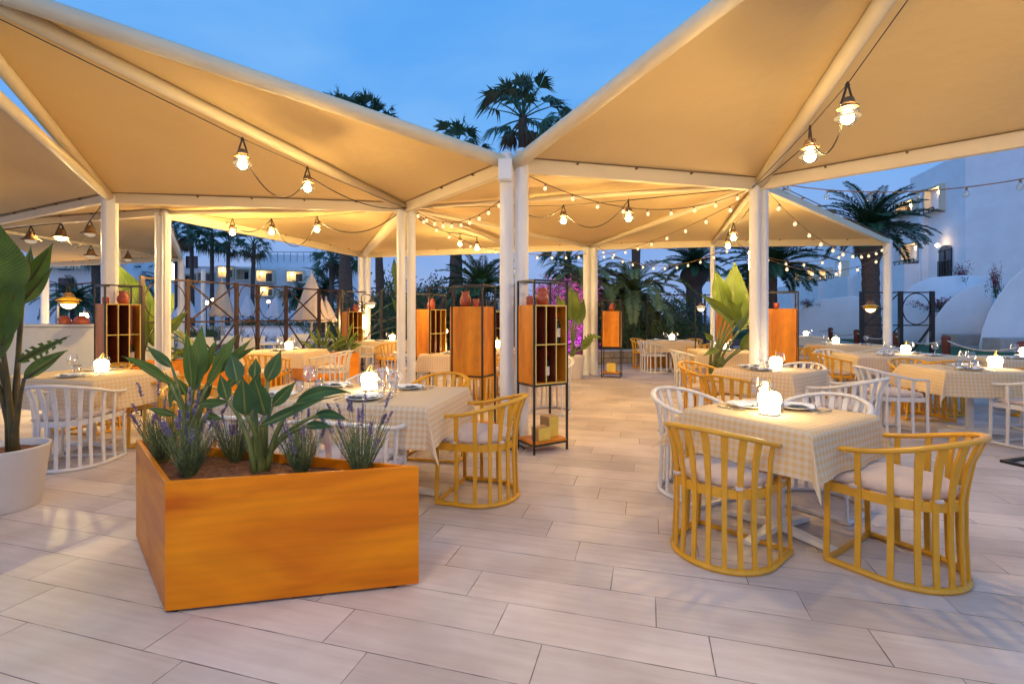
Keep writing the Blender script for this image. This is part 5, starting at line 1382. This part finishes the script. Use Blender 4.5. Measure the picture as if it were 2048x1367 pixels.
# ------------------------------------------------------------------ white vaults
def vault(pts, y0, y1, label, m=M['wall'], rz=0.0):
    c = Vector((sum(p[0] for p in pts)/len(pts), y0, .43)); e = empty('white_vault', c, rz, label, 'vault', 'white curved garden vaults')
    n = len(pts); mb = MB()
    vs = [(p[0]-c.x, 0, p[1]-c.z) for p in pts]+[(p[0]-c.x+(y1-y0)*max(abs(pts[0][0]/y0), .3)*1.04, y1-y0, p[1]-c.z) for p in pts]
    fs = [tuple(range(n)), tuple(range(2*n-1, n-1, -1))]+[(i, i+n, (i+1)%n+n, (i+1)%n) for i in range(n)]
    mb.add(vs, fs); mb.build('vault_shell', m, e, bevel=.03)
    return e
def curve_pts(d, pxs, base):
    return [(base and 0)]*0+[((x-1024)/FPX*d, CAMZ+(HOR-y_)/FPX*d) for x, y_ in pxs]
def vp(d, pix, zb=.42):
    p = curve_pts(d, pix, 0); return [(p[0][0], zb)]+p+[(p[-1][0], zb)]
vault(vp(15.2, [(1850,688),(1858,660),(1872,632),(1890,608),(1912,588),(1940,573),(1965,566),(1984,563)]), 15.2, 17.5, 'white vault, left one with a steep curved edge')
vault(vp(13.2, [(1958,690),(1964,660),(1976,626),(1995,593),(2018,562),(2050,534),(2100,505),(2160,490),(2230,485)]), 13.2, 16.0, 'white vault cut by the right picture edge, the nearest one')
vault(vp(19.5, [(1583,655),(1592,628),(1610,608),(1640,599),(1700,592),(1712,592),(1745,600),(1760,612),(1766,640)]), 19.5, 24, 'long low white vault left of the big date palm')
vault(vp(19.0, [(1740,640),(1745,600),(1765,575),(1800,560),(1860,556),(1925,560),(1940,600)]), 17.6, 18.6, 'pale low vault behind the trellis frame')
vault(vp(9.0, [(-40,700),(-30,640),(10,600),(60,585),(100,590),(115,640)], 0.0) if False else vp(24, [(560,640),(570,628),(650,624),(690,640)], 0.0), 24, 25, 'low white pool side wall') if False else None
for i, (x0, x1, z1, d, lb) in enumerate([(1880,1962,.62,15.0,'white step below the left vault'),(1960,2120,.60,12.9,'white step below the nearest vault')]):
    a = PX(x0, d); c = PX(x1, d); o = MB().box((0,0,z1/2-.0), (c.x-a.x,.5,z1-.42+.4)).build('garden_step', M['curb'], bevel=.02); o.location = ((a.x+c.x)/2, d-.3, .2); tag(o, lb, 'step')

# ------------------------------------------------------------------ buildings
class Facade:
    """a wall plane through two ground points; features addressed by photo column and height"""
    def __init__(s, a, b_): s.a = Vector(a); s.b = Vector(b_); s.u = (s.b-s.a).normalized(); s.n = Vector((-s.u.y, s.u.x, 0)); s.n = s.n if s.n.dot(Vector((0,0,0))-s.a) > 0 else -s.n
    def at(s, px_):
        k = (px_-1024)/FPX       # ray x = k*y
        # a + t*u : x = k*y
        return (k*s.a.y-s.a.x)/(s.u.x-k*s.u.y)
    def pt(s, t): return s.a+s.u*t
    def z(s, t, py_): return CAMZ+(HOR-py_)/FPX*s.pt(t).y
def win(F, e, x0, x1, y0, y1, kind='dark', base=None, lit=False, proud=.02, depth=.5):
    t0, t1 = sorted((F.at(x0), F.at(x1))); tm = (t0+t1)/2; za, zb_ = F.z(tm, y1), F.z(tm, y0); off = e.location
    rz = math.atan2(F.u.y, F.u.x); ny = Matrix.Rotation(-rz, 3, 'Z') @ F.n; sg = 1 if ny.y > 0 else -1
    c = F.pt(tm)-off
    def place(o): o.location = (c.x, c.y, 0); o.rotation_euler = (0,0,rz); return o
    w_ = t1-t0; h = zb_-za; zc = (za+zb_)/2
    if kind == 'dark':
        f = place(MB().box((0,sg*.03,zc), (w_,.06,h)).build('window', M['black'], e))
        mb = MB(); mb.box((-w_*.24,sg*.065,zc), (w_*.42,.012,h*.88)); mb.box((w_*.24,sg*.065,zc), (w_*.42,.012,h*.88)); mb.build('pane', M['dark'], f)
    elif kind == 'niche':
        mb = MB(); t = .12
        mb.box((-w_/2+t/2,sg*depth/2,zc), (t,depth,h)); mb.box((w_/2-t/2,sg*depth/2,zc), (t,depth,h)); mb.box((0,sg*depth/2,zb_-t/2), (w_-2*t,depth,t)); mb.box((0,sg*depth/2,za+t/2), (w_-2*t,depth,t))
        f = place(mb.build('balcony', M['wallw'], e))
        MB().box((0,sg*.01,zc), (w_-2*t,.02,h-2*t)).build('back_wall', M['wallw'], f)
        MB().box((w_*.12,sg*.03,za+t+(h-2*t)*.42), (w_*.36,.03,(h-2*t)*.8)).build('balcony_door', M['dark'], f)
        if lit:
            n_ = MB().lathe([(.001,-.12),(.10,-.07),(.12,0),(.10,.07),(.001,.12)], c=(-w_*.22,sg*(depth*.55),zb_-t-.22), seg=10).build('wall_lamp', M['niche'], f)
    return f
def block_(F, e, x0, x1, ytop, proud, name='wall', m=M['wall'], z0=0.0, zt=None):
    t0, t1 = sorted((F.at(x0), F.at(x1))); rz = math.atan2(F.u.y, F.u.x); ny = Matrix.Rotation(-rz, 3, 'Z') @ F.n; sg = 1 if ny.y > 0 else -1
    tm = (t0+t1)/2; z1 = zt if zt is not None else F.z(tm, ytop); c = F.pt(tm)-e.location
    D_ = 6.0
    o = MB().box((0, sg*(proud-D_)/2, (z0+z1)/2), (t1-t0, D_+proud, z1-z0)).build(name, m, e); o.location = (c.x, c.y, 0); o.rotation_euler = (0,0,rz); return o
# right hotel wing running away from the viewer
Fr = Facade((20.9,22.6,0), (24.2,42,0))
e = empty('hotel_building', (24,32,0), 0, 'white stepped hotel wing with lit balconies at right', 'building')
o = MB().box((0,0,4.3), (9,.01+22,8.6)).build('end_wall', M['wall'], e); o.location = (25.5-24+.0, 22.6+11.0-32, 0)
bpy.data.objects.remove(o)
c0 = Fr.pt(0); 
mb = MB(); mb.prism([(20.35-24,21.7-32),(46-24,17.0-32),(46-24,26-32),(21.4-24,26-32)], 0, 8.75); mb.build('end_wall', M['wall'], e, bevel=.02)
for (x0, x1, yt, pr) in [(1908,1862,368,.0),(1862,1803,398,.02),(1803,1745,428,.04),(1745,1690,455,.06),(1690,1640,478,.08),(1640,1585,498,.10)]:
    block_(Fr, e, x0, x1, yt, pr)
for (x0, x1, y0, y1, lit) in [(1905,1868,372,424,True),(1848,1808,400,430,True),(1858,1820,484,524,True),(1801,1787,494,530,True),(1762,1748,490,528,False),(1700,1686,522,556,True),(1668,1652,536,560,True),(1640,1627,530,562,True),(1612,1602,540,565,True)]:
    win(Fr, e, x0, x1, y0, y1, 'niche', lit=lit)
TB_ = [(1862,1812,531,1.2),(1812,1762,545,1.5),(1762,1706,556,1.8),(1706,1650,566,2.1),(1650,1590,574,2.4)]
for (x0, x1, yt, pr) in TB_: block_(Fr, e, x0, x1, yt, pr, 'terrace_block')
for (x0, x1, yt, pr) in [(1866,1860,384,.5),(1806,1800,410,.5),(1748,1742,440,.5),(1694,1688,465,.5)]: block_(Fr, e, x0, x1, yt, pr, 'pilaster')
def railing(F, e, x0, x1, y0, y1):
    t0, t1 = sorted((F.at(x0), F.at(x1))); tm = (t0+t1)/2; za, zb_ = F.z(tm, y1), F.z(tm, y0); rz = math.atan2(F.u.y, F.u.x); ny = Matrix.Rotation(-rz, 3, 'Z') @ F.n; sg = 1 if ny.y > 0 else -1
    mb = MB(); w_ = t1-t0
    for z in (za, zb_): mb.box((0,sg*.7,z), (w_,.05,.05))
    k = max(3, int(w_/.35))
    for i in range(k+1): mb.box((-w_/2+w_*i/k, sg*.7, (za+zb_)/2), (.03,.03,zb_-za))
    o = mb.build('balcony_railing', M['black'], e); c = F.pt(tm)-e.location; o.location = (c.x, c.y, 0); o.rotation_euler = (0,0,rz)
railing(Fr, e, 1858, 1800, 522, 530); railing(Fr, e, 1762, 1742, 538, 548); railing(Fr, e, 1690, 1650, 552, 560); railing(Fr, e, 1900, 1870, 418, 426); railing(Fr, e, 1800, 1770, 440, 452)
# arched window on the end wall corner
Fe = Facade((20.35,21.68,0), (46,16.98,0))
f = None
mb = MB(); mb.box((0,0,0), (.01,.01,.01))
aw = PX(1894, 21.0); 
Fc = Facade((20.35,21.7,0), (21.4,26,0))
t0, t1 = sorted((Fc.at(1905), Fc.at(1880))); tm = (t0+t1)/2; c = Fc.pt(tm)-e.location; rz = math.atan2(Fc.u.y, Fc.u.x); w_ = t1-t0; sg = 1 if (Matrix.Rotation(-rz,3,'Z') @ Fc.n).y > 0 else -1
za, zb_ = Fc.z(tm, 560), Fc.z(tm, 500)
prof = [(-w_/2,za),(w_/2,za),(w_/2,zb_)]+[(w_/2*math.cos(q), zb_+w_/2*.5*math.sin(q)) for q in [PI*k/8 for k in range(1,8)]]+[(-w_/2,zb_)]
n = len(prof); mb = MB(); mb.add([(x, sg*.01, z) for x, z in prof]+[(x, sg*.06, z) for x, z in prof], [tuple(range(n)), tuple(range(2*n-1,n-1,-1))]+[(i,(i+1)%n,(i+1)%n+n,i+n) for i in range(n)])
o = mb.build('arched_window', M['dark'], e); o.location = (c.x,c.y,0); o.rotation_euler = (0,0,rz)
mb = MB(); mb.box((0,sg*.075,(za+zb_)/2), (.07,.03,zb_-za)); mb.box((0,sg*.075,zb_), (w_,.03,.06))
for i in range(9): mb.box((-w_/2+w_*i/8, sg*.09, za+.45), (.03,.03,.9))
mb.box((0,sg*.09,za+.92), (w_,.04,.05)); mb.build('window_frame', M['black'], o)
lamp = MB().lathe([(.001,-.1),(.1,0),(.001,.1)], c=(0,sg*.35,zb_+w_*.25), seg=10).build('wall_lamp', M['niche'], o)

# left far hotel, facing the viewer
Fl = Facade((-30,45,0), (-14.5,47,0))
e = empty('hotel_building', (-22,46,0), 0, 'long white hotel block behind the trellis fence and slender palms', 'building')
block_(Fl, e, 345, 720, 0, 0, zt=6.0)
block_(Fl, e, 505, 715, 0, -1.2, 'upper_storey', zt=7.35)
block_(Fl, e, 440, 715, 0, .35, 'lower_storey', zt=3.0)
rfl = MB(); 
for i in range(26): rfl.box((i*.62-8.2, 0, 6.9), (.05,.05,.9))
rfl.box((0,0,7.38), (16.4,.08,.06)); o = rfl.build('roof_railing', M['curb'], e); o.location = (2.5,-.4,0)
for (x0, x1, y0, y1, lit) in [(352,396,548,568,False),(440,474,533,558,True),(476,506,538,562,False),(516,552,540,566,True),(576,612,542,566,True),(524,552,572,594,True),(560,590,580,600,False),(400,430,545,565,False)]:
    win(Fl, e, x0, x1, y0, y1, 'niche', lit=lit, depth=.7)
for (x0, x1, y0, y1) in [(372,396,512,536),(340,362,515,540)]: win(Fl, e, x0, x1, y0, y1)
Fk = Facade((-27,27,0), (-18.6,29,0))
e = empty('hotel_building', (-24,29,0), 0, 'white hotel block with dark balcony windows at far left', 'building')
block_(Fk, e, -120, 255, 0, 0, zt=7.5); block_(Fk, e, 75, 215, 0, .9, 'balcony_slab', M['wallw'], z0=2.35, zt=2.6); block_(Fk, e, 75, 180, 0, .9, 'balcony_slab', M['wallw'], z0=4.0, zt=4.35)
for (x0, x1, y0, y1) in [(118,143,522,540),(118,148,556,585),(24,52,540,575),(205,232,520,545)]: win(Fk, e, x0, x1, y0, y1, proud=.95)
railing(Fk, e, 95, 180, 570, 590)
# pool terrace things
e = empty('pool_side_wall', (-12,22.5,0), R(4), 'long low pale wall of the pool terrace behind the fence', 'wall')
MB().box((0,0,.42), (17,.3,.84)).build('wall', M['wall'], e); MB().box((0,0,.87), (17.2,.45,.06)).build('coping', M['curb'], e)
S5 = shrub_proto(M['lavleaf'], 1500, .08, 15, M['lavender'], .5)
for i, x in enumerate((455,480,505,530,556,582)):
    shrub(S5, x, 14.5, 0, (.42,.3,.75), ['first','second','third','fourth','fifth','sixth'][i]+' purple flowering bush from the left behind the trellis fence', 'shrub', 'row of purple flowering bushes')
def parasol(px_, ytop, d, label, m, ybot=640, r=.42, s=1):
    p = PX(px_, d); zt = CAMZ+(HOR-ytop)/FPX*d; zb_ = CAMZ+(HOR-ybot)/FPX*d
    e = empty('closed_parasol', p, 0, label, 'parasol', 'closed parasols by the pool')
    seg = 24; mb = MB(); vs = []; fs = []; rows = 9
    for i in range(rows):
        t = i/(rows-1); z = zt+(zb_-zt)*t; rr = .03+(r-.03)*t**.8
        for k in range(seg):
            q = rr*(1+.16*math.cos(8*2*PI*k/seg+.6*t)*t); a = 2*PI*k/seg; vs.append((q*math.cos(a), q*math.sin(a), z+(.04*math.cos(8*a) if i == rows-1 else 0)))
    for i in range(rows-1):
        for k in range(seg): l = (k+1)%seg; fs.append((i*seg+k,(i+1)*seg+k,(i+1)*seg+l,i*seg+l))
    mb.add(vs, fs); mb.build('folded_canopy', m, e, smooth=True)
    MB().sweep([(0,0,0),(0,0,zt+.1)], .03, seg=8).build('pole', M['curb'], e, smooth=True)
    MB().lathe([(.3,0),(.3,.05),(.05,.09)], seg=18).build('base', M['curb'], e)
parasol(623,548,12.6,'large closed beige parasol behind the trellis fence',M['parasol'],642,.42)
parasol(652,600,12.9,'lower closed beige parasol beside the large one',M['parasol'],642,.28)
parasol(444,560,13.5,'closed beige parasol behind the left trellis posts',M['parasol'],632,.30)
parasol(496,590,24,'pale closed parasol seen through the first oval of the fence',M['parasolw'],632,.42)
parasol(552,592,24,'pale closed parasol seen through the second oval of the fence',M['parasolw'],634,.48)
parasol(470,596,26,'pale closed parasol left of the first oval of the fence',M['parasolw'],634,.45)
parasol(372,592,22,'pale closed parasol left of the brown fence post',M['parasolw'],634,.5)
def patio_chair_proto():
    e = empty('patio_chair', (0,0,0)); m = M['wchair']
    MB().box((0,0,.43), (.46,.44,.03)).build('seat', m, e, bevel=.01); MB().box((0,-.21,.66), (.46,.03,.44)).build('backrest', m, e, bevel=.01)
    for sx in (-1,1):
        for sy in (-1,1): MB().box((sx*.2,sy*.19,.21), (.035,.035,.41)).build('leg', m, e)
    return e
PCH = patio_chair_proto()
for i, (x, d, rz, lb) in enumerate([(410,11.0,.3,'white patio chair beyond the fence, far left'),(455,11.5,3.3,'white patio chair beyond the fence behind the planter leaves'),(490,10.8,1.2,'white patio chair beyond the fence at the first cross'),
     (530,11.8,-.4,'white patio chair beyond the fence behind the narrow panel'),(555,11.0,2.8,'white patio chair beyond the fence near the second oval'),(385,12.6,1.8,'white patio chair beyond the fence beside the left post'),(600,13.2,.4,'white patio chair beyond the fence below the beige parasol')]):
    if i == 0: PCH.location = PX(x, d); PCH.rotation_euler = (0,0,rz); tag(PCH, lb, 'chair', 'white patio chairs beyond the fence')
    else: dup(PCH, PX(x, d), rz, lb, cat='chair', group='white patio chairs beyond the fence')
for i, (x, d, lb) in enumerate([(430,11.6,'white patio table beyond the fence, left one'),(520,11.2,'white patio table beyond the fence, middle one'),(640,13.0,'white patio table beyond the fence near the far rack')]):
    e = empty('patio_table', PX(x, d), .2, lb, 'table', 'white patio tables beyond the fence')
    MB().box((0,0,.72), (.9,.8,.04)).build('tabletop', M['wchair'], e, bevel=.005)
    for sx in (-1,1):
        for sy in (-1,1): MB().box((sx*.4,sy*.35,.35), (.05,.05,.69)).build('leg', M['wchair'], e)
# garden globe lamps seen lit
gfirst = None
for i, (x, y_, d, lb) in enumerate([(413,605,20,'small lit garden lamp left of another behind the trellis'),(426,600,20.5,'small lit garden lamp right of its twin behind the trellis'),(537,603,25,'small lit garden lamp behind the second oval'),
      (1322,618,22,'small lit garden lamp behind the olive shrub'),(888,662,10.5,'lit floor lantern behind the closed cabinet')]):
    p = W(x, y_, d)
    e = empty('garden_lamp', (p.x,p.y,0), 0, lb, 'garden lamp', 'small lit garden lamps')
    MB().sweep([(0,0,0),(0,0,p.z-.08)], .02, seg=6).build('pole', M['black'], e)
    MB().lathe([(.001,-.08),(.06,-.05),(.08,0),(.06,.05),(.001,.08)], c=(0,0,p.z), seg=12).build('globe', M['niche'], e, smooth=True)
# magenta garden spotlight
l = bpy.data.lights.new('garden_spotlight', 'SPOT'); l.energy = 260; l.color = (.75,.2,1.0); l.spot_size = R(75); l.shadow_soft_size = .05
lo = bpy.data.objects.new('garden_spotlight', l); COL.objects.link(lo); lo.location = (1.2,11.9,.25); lo.rotation_euler = (Vector((1.6,13.0,1.8))-Vector((1.2,11.9,.25))).to_track_quat('-Z','Y').to_euler()
tag(lo, 'magenta garden spotlight aimed at the bougainvillea', 'spotlight')
# birds
for i, (x, y_, d) in enumerate([(1885,354,30),(1830,380,34)]):
    s = .22; mb = MB(); mb.sweep([(-.5*s,0,0),(-.1*s,0,.02*s),(.35*s,0,.06*s),(.55*s,0,.05*s)], [.02*s,.10*s,.09*s,.01*s], seg=8)
    mb.add([(-.1*s,0,.05*s),(.25*s,0,.06*s),(.0,.9*s,.35*s),(-.25*s,.7*s,.28*s)], [(0,1,2,3)]); mb.add([(-.1*s,0,.05*s),(.25*s,0,.06*s),(.0,-.9*s,.3*s),(-.25*s,-.7*s,.25*s)], [(3,2,1,0)])
    mb.add([(-.45*s,-.04*s,0),(-.45*s,.04*s,0),(-.75*s,.1*s,.0),(-.75*s,-.1*s,0)], [(0,1,2,3)])
    o = mb.build('flying_bird', M['bird']); o.location = W(x, y_, d); o.rotation_euler = (0,.1,.5+i); o.scale = (2,2,2); tag(o, ['dark bird flying nearer the tall white wall','dark bird flying above the palm fronds'][i], 'bird')
